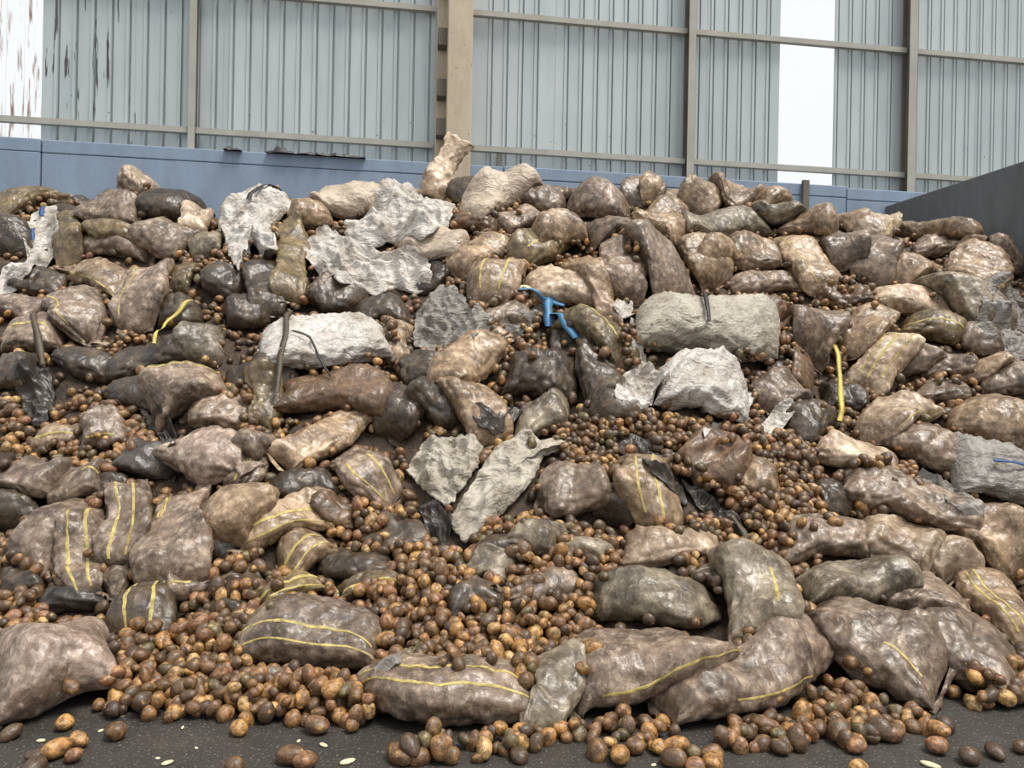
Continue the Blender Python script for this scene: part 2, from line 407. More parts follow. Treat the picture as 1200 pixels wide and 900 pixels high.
for (px, w, dep, mt) in posts:
    tc_ = wall_hit(px, 100, DF + 0.1)[0]
    # I section: two flanges and a web
    lbox('post', tc_ - w/2, tc_ + w/2, DF + dep - 0.012, DF + dep, ZT - 0.5, 9.2, M['steel'], fr)
    lbox('post_web', tc_ - 0.006, tc_ + 0.006, DF + 0.012, DF + dep - 0.012, ZT - 0.5, 9.2, M['rust'], fr)
    lbox('post_flange', tc_ - w/2, tc_ + w/2, DF, DF + 0.012, ZT - 0.5, 9.2, M['rust'], fr)
ts = wall_hit(585, 185, DF + 0.05)[0]
lbox('stub_post', ts - 0.03, ts + 0.03, DF, DF + 0.06, ZT - 0.4, zg_lo - 0.037, M['rust'], fr)

# concrete column standing proud of the wall
cc = wall_empty('concrete_column', kind=None, label='beige concrete column rising behind the crest of the heap', cat='column')
lbox('shaft', tcol0, tcol1, -0.5, 0.03, 0, 9.3, M['column'], cc, 0.012)
tw = wall_hit(511, 100, -0.25)[0]
lbox('side_flange', tw, tcol0 + 0.02, -0.62, -0.30, 0, 9.3, M['column'], cc, 0.012)
for z in (4.75, 5.25, 5.9, 6.6):
    lbox('cleat', tw + 0.01, tcol0 + 0.01, -0.30, -0.12, z, z + 0.22, M['rust'], cc, 0.005)

# side wall on the right
c0 = np.array([5.07, 10.25]); c1 = np.array([5.52, 8.1]); dv = (c1 - c0) / np.linalg.norm(c1 - c0)
ln = 7.0; nrm = np.array([-dv[1], dv[0]])
if nrm[0] < 0: nrm = -nrm
sw = bpy.data.objects.new('wall_right', None); COL.objects.link(sw); sw.location = (c0[0], c0[1], 0)
sw.rotation_euler = (0, 0, math.atan2(dv[1], dv[0])); tag(sw, 'dark grey concrete side wall at right of the heap', 'wall', kind='structure')
for i, (a, b_) in enumerate(((-0.3, 2.3), (2.31, 4.6), (4.61, ln))):
    v, f = box_vf(a, b_, 0.0, 0.3, 0, 4.13); o = link('concrete_panel', mesh_np('concrete_panel', v, [f], False), M['sidewall'], sw)
    md = o.modifiers.new('bevel', 'BEVEL'); md.width = 0.015; md.segments = 2
SIDE_C, SIDE_D = c0, dv

# ------------------------------------------------------------------ the heap as a curved sheet: (X across, s along the slope, h outwards)
PHI = R(40)
sg = np.linspace(-3, 12, 3001)
def sstep(x, a, b):
    t = np.clip((x - a) / (b - a), 0, 1); return t * t * (3 - 2 * t)
phi_s = R(20) * sstep(sg, -0.45, 0.25) + (PHI - R(20)) * sstep(sg, 0.3, 1.3)
ds = sg[1] - sg[0]
A_ = np.cumsum(np.cos(phi_s)) * ds; B_ = np.cumsum(np.sin(phi_s)) * ds
i0 = np.argmin(abs(sg)); A_ -= A_[i0]; B_ -= B_[np.argmin(abs(sg + 0.6))]
RB = 0.9
og = np.linspace(0, 4, 801); phi_o = PHI - (PHI + R(2)) * sstep(og, 0, RB)
D_ = np.concatenate([[0], np.cumsum(np.cos(phi_o))[:-1]]) * (og[1] - og[0]); E_ = np.concatenate([[0], np.cumsum(np.sin(phi_o))[:-1]]) * (og[1] - og[0])
toeX = [-8, -4, -2.42, -0.83, -0.31, 0.41, 1.01, 1.77, 2.28, 2.92, 4.5, 8]
toeY = [3.75, 3.75, 3.72, 3.84, 3.66, 3.80, 3.68, 4.02, 4.16, 4.34, 4.3, 4.3]
silx = np.array([-60, 0, 60, 100, 150, 180, 240, 265, 330, 355, 380, 480, 550, 600, 700, 760, 830, 900, 940, 965, 1000, 1030, 1080, 1140, 1190, 1260])
sily = np.array([225, 222, 216, 236, 222, 224, 248, 214, 208, 226, 218, 218, 216, 214, 210, 210, 216, 226, 238, 250, 254, 250, 254, 264, 300, 335]) + 17
_xs = (silx - 600) / FPX * 8.1; _y0 = np.interp(_xs, toeX, toeY)
_e = (450 + ROLL * (silx - 600) - sily) / FPX
_zt = (1.6 + _e * (_y0 + 0.30)) / (1 - _e / math.tan(PHI))
def toe(X): return np.interp(X, toeX, toeY)
def ridge(X):
    z = np.interp(X, _xs, _zt)
    return np.interp(z, B_, sg)          # s where the slope reaches that height
def sheet(X, s, h):
    X = np.asarray(X, float); s = np.asarray(s, float); h = np.asarray(h, float)
    X, s, h = np.broadcast_arrays(X, s, h)
    sr = ridge(X) - 0.45; o = np.clip(s - sr, 0, 4); sb = np.minimum(s, sr)
    Y = toe(X) + np.interp(sb, sg, A_) + np.interp(o, og, D_)
    Z = np.interp(sb, sg, B_) + np.interp(o, og, E_)
    ph = np.where(o > 0, np.interp(o, og, phi_o), np.interp(sb, sg, phi_s))
    return np.stack([X, Y - h * np.sin(ph), Z + h * np.cos(ph)], -1)
def phi_at(X, s):
    sr = ridge(X) - 0.45; o = np.clip(s - sr, 0, 4)
    return np.where(o > 0, np.interp(o, og, phi_o), np.interp(np.minimum(s, sr), sg, phi_s))

RES = 0.015
X0g, X1g, S0g, S1g = -6.6, 6.4, -1.5, 7.9
NX = int((X1g - X0g) / RES) + 1; NS = int((S1g - S0g) / RES) + 1
gx = X0g + RES * np.arange(NX); gs = S0g + RES * np.arange(NS)
GX, GS = np.meshgrid(gx, gs, indexing='ij')
def box1(a, r, ax):
    if r < 1: return a
    n = a.shape[ax]; pad = [(0, 0), (0, 0)]; pad[ax] = (r + 1, r)
    c = np.cumsum(np.pad(a, pad, mode='edge'), axis=ax)
    sl1 = [slice(None)] * 2; sl0 = [slice(None)] * 2
    sl1[ax] = slice(2*r + 1, 2*r + 1 + n); sl0[ax] = slice(0, n)
    return (c[tuple(sl1)] - c[tuple(sl0)]) / (2*r + 1)
def blur(a, r, it=2):
    for _ in range(it): a = box1(box1(a, r, 0), r, 1)
    return a
_lo = blur(rng.standard_normal((NX, NS)), 26, 2); _lo /= _lo.std()
_mid = blur(rng.standard_normal((NX, NS)), 9, 2); _mid /= _mid.std()
_fi = blur(rng.standard_normal((NX, NS)), 3, 2); _fi /= _fi.std()
ramp_s = sstep(GS, -0.1, 0.5)
H = ramp_s * (0.045 * _lo + 0.028 * _mid + 0.012 * _fi)
H = np.where(GS < -0.1, 0, H)

def bil(Hm, x, s, ox=0, os_=0):
    fx = np.clip((x - X0g) / RES - ox, 0, Hm.shape[0] - 1.001); fs = np.clip((s - S0g) / RES - os_, 0, Hm.shape[1] - 1.001)
    i = fx.astype(int); j = fs.astype(int); a = fx - i; b_ = fs - j
    return (Hm[i, j] * (1-a) * (1-b_) + Hm[i+1, j] * a * (1-b_) + Hm[i, j+1] * (1-a) * b_ + Hm[i+1, j+1] * a * b_)
def local(X, s, rad, br):
    i0_ = max(0, int((X - rad - X0g) / RES)); i1_ = min(NX, int((X + rad - X0g) / RES) + 1)
    j0_ = max(0, int((s - rad - S0g) / RES)); j1_ = min(NS, int((s + rad - S0g) / RES) + 1)
    return i0_, i1_, j0_, j1_, blur(H[i0_:i1_, j0_:j1_], br, 2)
def jac(X, s, h):
    e = 0.01; p = project(sheet(X, s, h))
    return p, (project(sheet(X + e, s, h)) - p) / e, (project(sheet(X, s + e, h)) - p) / e, (project(sheet(X, s, h + e)) - p) / e
def locate(px, py, lift=0.0, br=6):
    """point of the heap sheet seen at this place, lifted off the present surface"""
    r = ray(px, py); k = 4.2
    best = None; ys = np.linspace(3.0, 9.3, 130); P = CAMP + ys[:, None] * r
    sg2 = np.linspace(-1.3, 7.6, 300)
    X = P[:, 0]
    # coarse: nearest sheet point to the sight line
    for yy in range(0, 130, 2):
        q = sheet(np.full(300, X[yy]), sg2, 0.12 + lift * 0.5)
        d = np.abs(q[:, 1] - P[yy, 1]) + np.abs(q[:, 2] - P[yy, 2]); i = int(np.argmin(d))
        if best is None or d[i] < best[0]: best = (d[i], X[yy], sg2[i])
        if d[i] < 0.03: best = (d[i], X[yy], sg2[i]); break
    X, s = best[1], best[2]
    for it in range(12):
        h = float(bil(blurred(), np.array(X), np.array(s))) + lift
        p, jx, js, jh = jac(X, s, h)
        J = np.stack([jx, js], 1); e = np.array([px, py]) - p
        try: d = np.linalg.solve(J + 1e-6 * np.eye(2), e)
        except Exception: break
        m_ = np.abs(d).max()
        if m_ > 0.25: d *= 0.25 / m_
        X += d[0] * 0.8; s += d[1] * 0.8
        s = min(max(s, -1.2), float(ridge(X)) + 0.25); X = min(max(X, -6.3), 6.2)
    return X, s
_bl = [None, 99]
def blurred():
    if _bl[0] is None or _bl[1] > 5:
        _bl[0] = blur(H, 5, 2); _bl[1] = 0
    return _bl[0]
def touched(): _bl[1] += 1

def clampwalls(P, m=0.01):
    P = np.array(P)
    # back wall plane
    d = (P - WO) @ WN
    over = np.clip(m - d, 0, None); P = P + over[..., None] * WN
    # side wall inner face
    t = (P[..., 1] - SIDE_C[1]) / SIDE_D[1]; xw = SIDE_C[0] + SIDE_D[0] * t - m
    P[..., 0] = np.minimum(P[..., 0], xw)
    P[..., 2] = np.maximum(P[..., 2], 0.004)
    return P

NA, NT = 60, 52
def cells(u, v, scale, r):
    """rounded cell bumps in the (u,v) plane, 0..1"""
    gu = np.floor(u / scale); gv = np.floor(v / scale); best = np.full(u.shape, 9.0)
    so = r.integers(1, 10000)
    for du in (-1, 0, 1):
        for dv in (-1, 0, 1):
            cu, cv = gu + du, gv + dv
            h1 = np.sin(cu * 127.1 + cv * 311.7 + so) * 43758.5453; h2 = np.sin(cu * 269.5 + cv * 183.3 + so) * 43758.5453
            pu = (cu + 0.5 + 0.8 * (h1 - np.floor(h1) - 0.5)) * scale; pv = (cv + 0.5 + 0.8 * (h2 - np.floor(h2) - 0.5)) * scale
            best = np.minimum(best, ((u - pu) ** 2 + (v - pv) ** 2) / scale ** 2)
    return np.clip(1 - best * 1.6, 0, 1)
def wavy(u, v, r, n=4, f0=9.0):
    o = np.zeros(u.shape)
    for k in range(n):
        a = r.uniform(0, math.pi); f = f0 * 1.6 ** k * r.uniform(.8, 1.2); p = r.uniform(0, 6.28, 2)
        q = u * math.cos(a) + v * math.sin(a); w_ = u * -math.sin(a) + v * math.cos(a)
        o += np.sin(f * q + 1.3 * np.sin(f * 0.6 * w_ + p[0]) + p[1]) / 1.5 ** k
    return o
def ridged(u, v, r, n=5, f0=12.0, ang=None):
    o = np.zeros(u.shape); tot = 0
    for k in range(n):
        a = r.uniform(0, math.pi) if ang is None else ang + r.normal(0, 0.35)
        f = f0 * 1.45 ** k * r.uniform(.85, 1.15); p = r.uniform(0, 6.28, 2)
        q = u * math.cos(a) + v * math.sin(a); w_ = u * -math.sin(a) + v * math.cos(a)
        am = 1 / 1.35 ** k; tot += am
        o += am * (1 - 2 * np.abs(np.sin(0.5 * f * q + 1.6 * np.sin(f * 0.33 * w_ + p[0]) + p[1])))
    return o / tot

SACKS = []; NOPOT = np.zeros((NX, NS), bool)
def sack(cx, cy, L, W, ang, kind, label, st=(), bend=0.0, tie=0, thick=0.60, lump=1.0, fold=0.0, name='potato_sack', cat='sack', grp='net sacks of potatoes heaped in the shed', taper=0.0, lift=0.0, seam=0.72, br=7, fang=None, ffreq=20.0):
    r = np.random.default_rng(int(cx * 7 + cy * 131 + L))
    L, W = L * 1.12, W * 1.16
    A = R(ang); d = np.array([math.cos(A), -math.sin(A)]); dn = np.array([d[1], -d[0]])
    t = 0.10; hb = 0.0
    for it in range(3):
        X, s = locate(cx, cy, t * 0.75 + lift)
        h0 = float(bil(blurred(), np.array(X), np.array(s)))
        p, jx, js, jh = jac(X, s, h0 + t * 0.75)
        w = np.linalg.solve(np.stack([jx, js], 1), d); nw = np.linalg.norm(w)
        if nw * 150 > 4: nw = 4 / 150.0
        e1 = w / np.linalg.norm(w); e2 = np.array([-e1[1], e1[0]])
        g2 = abs((jx * e2[0] + js * e2[1]) @ dn); gh = abs(jh @ dn)
        Ww = W / (g2 + 0.80 * thick * gh); ppm = FPX / float(sheet(X, s, h0)[1]); Ww = min(max(Ww, 0.10), 0.80, ) if s < 0.8 else min(max(Ww, 0.10), 1.12 * W / ppm)
        t = thick * Ww * 0.5
        Lw = (L - 0.8 * 2 * t * abs(jh @ d)) * nw; Lw = min(max(Lw, Ww * 0.95, 0.16), 1.25 * max(L, W) / ppm if s > 0.8 else 1.3 * max(L, W) / ppm)
    rad = 0.5 * Lw + Ww + 0.25
    i0_, i1_, j0_, j1_, Hl = local(X, s, rad, br)
    Hm = np.maximum(Hl, blur(H[i0_:i1_, j0_:j1_], 2, 1) - (0.05 if br < 10 else 0.14)) + lift
    def base(x, q): return bil(Hm, x, q, i0_, j0_)
    def prof(a):
        aa = np.abs(a)
        wv = (W_ends(a)) 
        tv = np.clip(1 - aa ** 3.0, 0, 1) ** 0.55
        return wv, tv
    def W_ends(a):
        aa = np.abs(a)
        wv = seam + (1 - seam) * np.clip(1 - aa ** 3.2, 0, 1) ** 0.6
        wv = wv * (1 + taper * a)
        if tie:
            k = np.clip((a * tie - 0.45) / 0.55, 0, 1)
            wv = wv * (1 - 0.80 * k ** 1.3)
        return wv
    na = NA; a = np.sin(np.linspace(-1, 1, na) * math.pi / 2) * 0.55 + np.linspace(-1, 1, na) * 0.45
    th = np.linspace(0, 2 * math.pi, NT, endpoint=False)
    AA, TH = np.meshgrid(a, th, indexing='ij')
    wv, tv = prof(AA); wv = wv * Ww / 2; tv = tv * t + 0.006
    ph = r.uniform(0, 6.28, 4)
    asym = 1 + 0.10 * np.sin(2.6 * AA + ph[0]) + 0.06 * np.sin(5.1 * AA + ph[1])
    asym2 = 1 + 0.10 * np.sin(3.1 * AA + ph[2])
    sx = lambda c, e: np.sign(c) * np.abs(c) ** e
    cu = AA * Lw / 2; cv = TH * (Ww / 2) * 0.85
    sm = np.clip(tv / t, 0, 1)
    dsp = lump * 0.019 * (cells(cu, cv, 0.085, r) - 0.35) * sm + lump * 0.003 * (cells(cu, cv, 0.05, r) - 0.35) * sm
    dsp = dsp + 0.012 * wavy(cu, cv, r, 3, 6.0) * sm
    dsp = dsp + (0.0055 + fold) * ridged(cu, cv, r, 4, ffreq, float(r.choice([0.15, 1.2])) if fang is None else fang) * (0.35 + 0.65 * sm)
    if tie:
        k = np.clip((AA * tie - 0.35) / 0.5, 0, 1)
        dsp = dsp + 0.010 * k * np.sin(9 * TH + ph[3])
    # end creases
    ke = np.clip((np.abs(AA) - 0.62) / 0.38, 0, 1); dsp = dsp + 0.007 * ke * np.sin(11 * TH + 3 * AA + ph[1]) * sm
    cs = sx(np.cos(TH), 0.85); sn = sx(np.sin(TH), 0.85)
    v = (wv * asym + dsp) * cs + bend * Lw * (AA ** 2 - 0.33) + 0.03 * np.sin(2.2 * AA + ph[3])
    u = cu + 0.03 * np.cos(1.7 * np.cos(TH) + ph[0]) * ke
    xs = X + u * e1[0] + v * e2[0]; ss = s + u * e1[1] + v * e2[1]
    hh = base(xs, ss) + tv * asym2 * 0.92 + (tv * asym2 + dsp) * sn
    P = clampwalls(sheet(xs, ss, hh))
    O = clampwalls(sheet(X, s, h0))
    V = P.reshape(-1, 3) - O
    cap0 = np.array([list(range(NT))[::-1]]); cap1 = np.array([list(range((na - 1) * NT, na * NT))])
    me = mesh_np(name, V, [grid_faces(na, NT, True)[:, ::-1], cap0[:, ::-1], cap1[:, ::-1]])
    o = link(name, me, M[kind], None, O); tag(o, label, cat, grp)
    # stripes: yellow yarn woven along the net, standing a hair proud
    # outward direction from sheet basis: use mesh grid finite difference
    dPa = np.gradient(P, axis=0); dPt = np.roll(P, -1, 1) - np.roll(P, 1, 1)
    nn = np.cross(dPa, dPt); nn /= np.linalg.norm(nn, axis=-1, keepdims=True) + 1e-9
    ctr = P.mean(1, keepdims=True); sgn = np.sign(((P - ctr) * nn).sum(-1).mean()); nn *= sgn
    for q in st:
        aq, lo, hi = q if isinstance(q, tuple) else (q, -0.93, 0.93)
        fi = (R(aq) % (2 * math.pi)) / (2 * math.pi) * NT
        hw = 0.0030 / (math.pi * (Ww * 0.42)) * NT * 1.3
        rows = [i for i in range(na) if lo <= a[i] <= hi]
        if len(rows) < 3: continue
        vs = []
        for i in rows:
            wob = 0.25 * math.sin(5 * a[i] + ph[2])
            for k in (-hw, 0, hw):
                f_ = fi + k + wob; j = int(math.floor(f_)); fr_ = f_ - j
                pt = P[i, j % NT] * (1 - fr_) + P[i, (j+1) % NT] * fr_; n_ = nn[i, j % NT] * (1 - fr_) + nn[i, (j+1) % NT] * fr_
                vs.append(pt + n_ * (0.0035 if k == 0 else 0.0015) - O)
        sme = mesh_np('yellow_stripe', np.array(vs), [grid_faces(len(rows), 3)]); link('yellow_stripe', sme, M['yellow'], o)
    # sewn hems sticking out flat at the ends that are not gathered
    for sd_ in (-1, 1):
        if tie == sd_: continue
        nh = 16; kv = np.linspace(-1, 1, nh); ke_ = np.linspace(0, 1, 3); K, E = np.meshgrid(kv, ke_, indexing='ij')
        we = float(W_ends(np.array(1.0 * sd_))) * Ww / 2
        hl = (0.02 + 0.022 * r.random()) * (1 + 0.35 * np.sin(4 * K + ph[1]) + 0.25 * np.abs(K))
        u3 = sd_ * (Lw / 2 - 0.008 + E * hl); v3 = K * we * (0.98 + 0.06 * E) + bend * Lw * 0.67 + 0.03 * math.sin(2.2 * sd_ + ph[3])
        x3 = X + u3 * e1[0] + v3 * e2[0]; s3 = s + u3 * e1[1] + v3 * e2[1]
        h3 = base(x3, s3) + 0.012 + 0.010 * E * np.sin(9 * K + ph[2]) + 0.006 * E
        Ph = np.concatenate([clampwalls(sheet(x3, s3, h3 + 0.003)).reshape(-1, 3), clampwalls(sheet(x3, s3, h3 - 0.003)).reshape(-1, 3)]) - O
        fh = grid_faces(nh, 3); rim_i = [i_ * 3 + 2 for i_ in range(nh)]
        rimf = np.array([(rim_i[i_], rim_i[i_+1], rim_i[i_+1] + 3*nh, rim_i[i_] + 3*nh) for i_ in range(nh - 1)])
        link('hem', mesh_np('hem', Ph, [fh, fh[:, ::-1] + 3 * nh, rimf]), M[kind], o)
    if tie:
        # gathered neck fanning out beyond the tie
        nr_ = 9; tt = np.linspace(0, 1, nr_); T2, TH2 = np.meshgrid(tt, np.linspace(0, 2*math.pi, 28, endpoint=False), indexing='ij')
        wr = Ww * (0.085 + 0.02 * T2 + 0.15 * T2 ** 1.5); ruf = 1 + 0.22 * T2 * np.sin(6 * TH2 + ph[0])
        u2 = tie * (Lw / 2 * 0.94 + T2 * Ww * 0.34 + 0.02 * T2 * np.sin(5 * TH2)); v2 = wr * ruf * np.cos(TH2) + bend * Lw * 0.6
        x2 = X + u2 * e1[0] + v2 * e2[0]; s2 = s + u2 * e1[1] + v2 * e2[1]
        h2 = base(x2, s2) + 0.03 + (0.022 + 0.01 * T2) * (1 + np.sin(TH2)) + 0.008 * T2 * np.sin(6 * TH2 + ph[0])
        P2 = clampwalls(sheet(x2, s2, h2)).reshape(-1, 3) - O
        capn = np.array([list(range((nr_ - 1) * 28, nr_ * 28))])
        link('gathered_neck', mesh_np('gathered_neck', P2, [grid_faces(nr_, 28, True), capn]), M[kind], o)
    # raise the height field
    CX, CS = GX[i0_:i1_, j0_:j1_] - X, GS[i0_:i1_, j0_:j1_] - s
    uu = CX * e1[0] + CS * e1[1]; vv = CX * e2[0] + CS * e2[1]; ac = uu / (Lw / 2)
    ins = np.abs(ac) < 1; acc = np.clip(ac, -1, 1)
    w_c = W_ends(acc) * Ww / 2; cc_ = (vv - bend * Lw * (acc ** 2 - 0.33) - 0.03 * np.sin(2.2 * acc + ph[3])) / np.maximum(w_c, 1e-3)
    ins &= np.abs(cc_) < 1
    tvc = np.clip(1 - np.abs(acc) ** 3, 0, 1) ** 0.55 * t + 0.006
    top = Hm + tvc * (0.92 + np.sqrt(np.clip(1 - np.clip(np.abs(cc_), 0, 1) ** 2.2, 0, 1)))
    sub = H[i0_:i1_, j0_:j1_]; sub[:] = np.where(ins, np.maximum(sub, top), sub); touched()
    if kind in 'wv': NOPOT[i0_:i1_, j0_:j1_] |= ins
    SACKS.append((o, X, s))
    return o

def cloth(poly, kind, label, amp=0.03, freq=16.0, fang=None, name='woven_bag', cat='bag', grp='torn empty woven bags', lift=0.02, thickm=0.010, dome=0.0, br=4, marks=()):
    """torn bag lying in folds over whatever is below; poly = its outline as seen"""
    poly = np.array(poly, float); r = np.random.default_rng(int(poly.sum()))
    pts = np.array([locate(x, y, lift + 0.5 * amp) for x, y in poly])
    c = pts.mean(0)
    n = 150; seg = np.linalg.norm(np.roll(pts, -1, 0) - pts, axis=1); cum = np.concatenate([[0], np.cumsum(seg)])
    tt = np.linspace(0, cum[-1], n, endpoint=False); pc = np.vstack([pts, pts[:1]])
    ring = np.stack([np.interp(tt, cum, pc[:, 0]), np.interp(tt, cum, pc[:, 1])], 1)
    for _ in range(2): ring = 0.5 * ring + 0.25 * (np.roll(ring, 1, 0) + np.roll(ring, -1, 0))
    rag = r.standard_normal(n); rag = 0.5 * rag + 0.25 * (np.roll(rag, 1) + np.roll(rag, -1))
    m_ = 44; rr = np.linspace(0, 1, m_ + 1)[1:] ** 0.8
    xs = c[0] + (ring[None, :, 0] - c[0]) * rr[:, None]; ss = c[1] + (ring[None, :, 1] - c[1]) * rr[:, None]
    xs = np.vstack([np.full((1, n), c[0]) + 1e-4 * np.cos(tt / cum[-1] * 6.28), xs]); ss = np.vstack([np.full((1, n), c[1]) + 1e-4 * np.sin(tt / cum[-1] * 6.28), ss]); rr = np.concatenate([[0], rr])
    kr = (0.03 * rr ** 6)[:, None] * rag[None, :]; xs = xs + (xs - c[0]) * kr; ss = ss + (ss - c[1]) * kr      # ragged edge
    rad = max(np.abs(ring - c).max() + 0.2, 0.4)
    i0_, i1_, j0_, j1_, Hl = local(c[0], c[1], rad, br)
    Hm = np.maximum(Hl, H[i0_:i1_, j0_:j1_] * 0.5 + Hl * 0.5)
    f = ridged(xs - c[0], ss - c[1], r, 3, freq * 0.75, fang) * amp * 1.9 + 0.75 * amp * ridged(xs - c[0], ss - c[1], r, 3, freq * 2.0, fang)
    edge = np.clip((1 - rr) / 0.25, 0, 1)[:, None]
    hb = bil(Hm, xs, ss, i0_, j0_) + lift + dome * np.clip(1 - rr ** 2.2, 0, 1)[:, None] ** 0.7
    ht = hb + (f + amp * 0.5) * (0.45 + 0.55 * edge) + thickm
    O = sheet(c[0], c[1], float(bil(Hm, c[:1], c[1:], i0_, j0_)[0]))
    Pt = clampwalls(sheet(xs, ss, ht)); Pb = clampwalls(sheet(xs, ss, ht - thickm - dome * 0.6 * edge))
    V = np.vstack([Pt.reshape(-1, 3), Pb.reshape(-1, 3)]) - O
    k = (m_ + 1) * n; F1 = grid_faces(m_ + 1, n, True); F2 = F1[:, ::-1] + k
    i = np.arange(n); rim = np.stack([m_ * n + i, m_ * n + (i + 1) % n, k + m_ * n + (i + 1) % n, k + m_ * n + i], 1)
    o = link(name, mesh_np(name, V, [F1, F2, rim]), M[kind], None, O); tag(o, label, cat, grp)
    ii = np.clip(((xs - X0g) / RES).astype(int), 0, NX - 2); jj = np.clip(((ss - S0g) / RES).astype(int), 0, NS - 2)
    for da in (0, 1):
        for db in (0, 1): np.maximum.at(H, (ii + da, jj + db), ht); NOPOT[ii + da, jj + db] = True
    touched()
    return o

def ribbon(pts, width, mat, name, parent=None, lift=0.02, label=None, cat=None, thick=0.004, twist=0.0, grp=None, n=28):
    """flat strap following the heap between the given sight points"""
    q = np.array([locate(x, y, lift) for x, y in pts]); seg = np.concatenate([[0], np.cumsum(np.linalg.norm(np.diff(q, axis=0), axis=1))])
    t = np.linspace(0, seg[-1], n); x = np.interp(t, seg, q[:, 0]); s = np.interp(t, seg, q[:, 1])
    for _ in range(3):
        x[1:-1] = .5*x[1:-1] + .25*(x[:-2] + x[2:]); s[1:-1] = .5*s[1:-1] + .25*(s[:-2] + s[2:])
    h = bil(blur(H, 2, 1), x, s) + lift
    for _ in range(60): h[1:-1] = np.maximum(h[1:-1], .5*(h[:-2] + h[2:]))
    C = sheet(x, s, h); T = np.gradient(C, axis=0); T /= np.linalg.norm(T, axis=1, keepdims=True)
    ph = phi_at(x, s); Nn = np.stack([0*ph, -np.sin(ph), np.cos(ph)], 1)
    Bn = np.cross(T, Nn); Bn /= np.linalg.norm(Bn, axis=1, keepdims=True); Nn = np.cross(Bn, T)
    tw = twist * np.sin(np.linspace(0, 7, n))[:, None]; B2 = Bn * np.cos(tw) + Nn * np.sin(tw); N2 = np.cross(B2, T)
    w = width / 2 * (1 + 0.15 * np.sin(np.linspace(0, 11, n)))[:, None]
    ringp = np.stack([C + B2*w, C + N2*thick, C - B2*w, C - N2*thick], 1)
    O = C[0] if parent is None else np.array(parent.location)
    V = ringp.reshape(-1, 3) - O
    o = link(name, mesh_np(name, V, [grid_faces(n, 4, True), np.array([[0,1,2,3]]), np.array([[4*n-1,4*n-2,4*n-3,4*n-4]])]), mat, parent, O if parent is None else None)
    if label: tag(o, label, cat, grp)
    return o

def standing_bag(px0, py0, px1, py1, depth, r0, r1, kind, label):
    """limp bag standing up on the crest: a crumpled tube between two points at one depth"""
    a = CAMP + ray(px0, py0) * depth; b_ = CAMP + ray(px1, py1) * (depth + 0.12); ax = b_ - a; Lb = np.linalg.norm(ax); ax /= Lb
    e1 = np.cross(ax, (0, 1, 0)); e1 /= np.linalg.norm(e1); e2 = np.cross(ax, e1); r = np.random.default_rng(5)
    n, m_ = 40, 44; T, TH = np.meshgrid(np.linspace(0, 1, n), np.linspace(0, 2 * math.pi, m_, endpoint=False), indexing='ij')
    rad = np.interp(T, [0, .12, .4, .62, .85, 1], [r0 * .7, r0, r0 * .85, r1 * .72, r1 * .9, r1 * 1.1])
    rad = rad + 0.035 * ridged(T * Lb, TH * 0.14, r, 4, 26.0, 1.3) + 0.012 * wavy(T * Lb, TH * .15, r, 3, 10)
    flat = np.interp(T, [0, .5, 1], [.8, .55, .22])
    P = a + (T * Lb)[..., None] * ax + (rad * np.cos(TH))[..., None] * e1 + (rad * flat * np.sin(TH))[..., None] * e2 + (0.05 * np.sin(3 * T))[..., None] * e1
    P[-1] += ax * (0.012 * np.sin(7 * TH[-1]) + .02 * np.cos(TH[-1]))[:, None]
    P = clampwalls(P, 0.05)
    o = link('potato_sack', mesh_np('potato_sack', P.reshape(-1, 3) - a, [grid_faces(n, m_, True), np.array([list(range(m_))[::-1]]), np.array([list(range((n-1)*m_, n*m_))])]), M[kind], None, a)
    return tag(o, label, 'sack', 'net sacks of potatoes heaped in the shed')

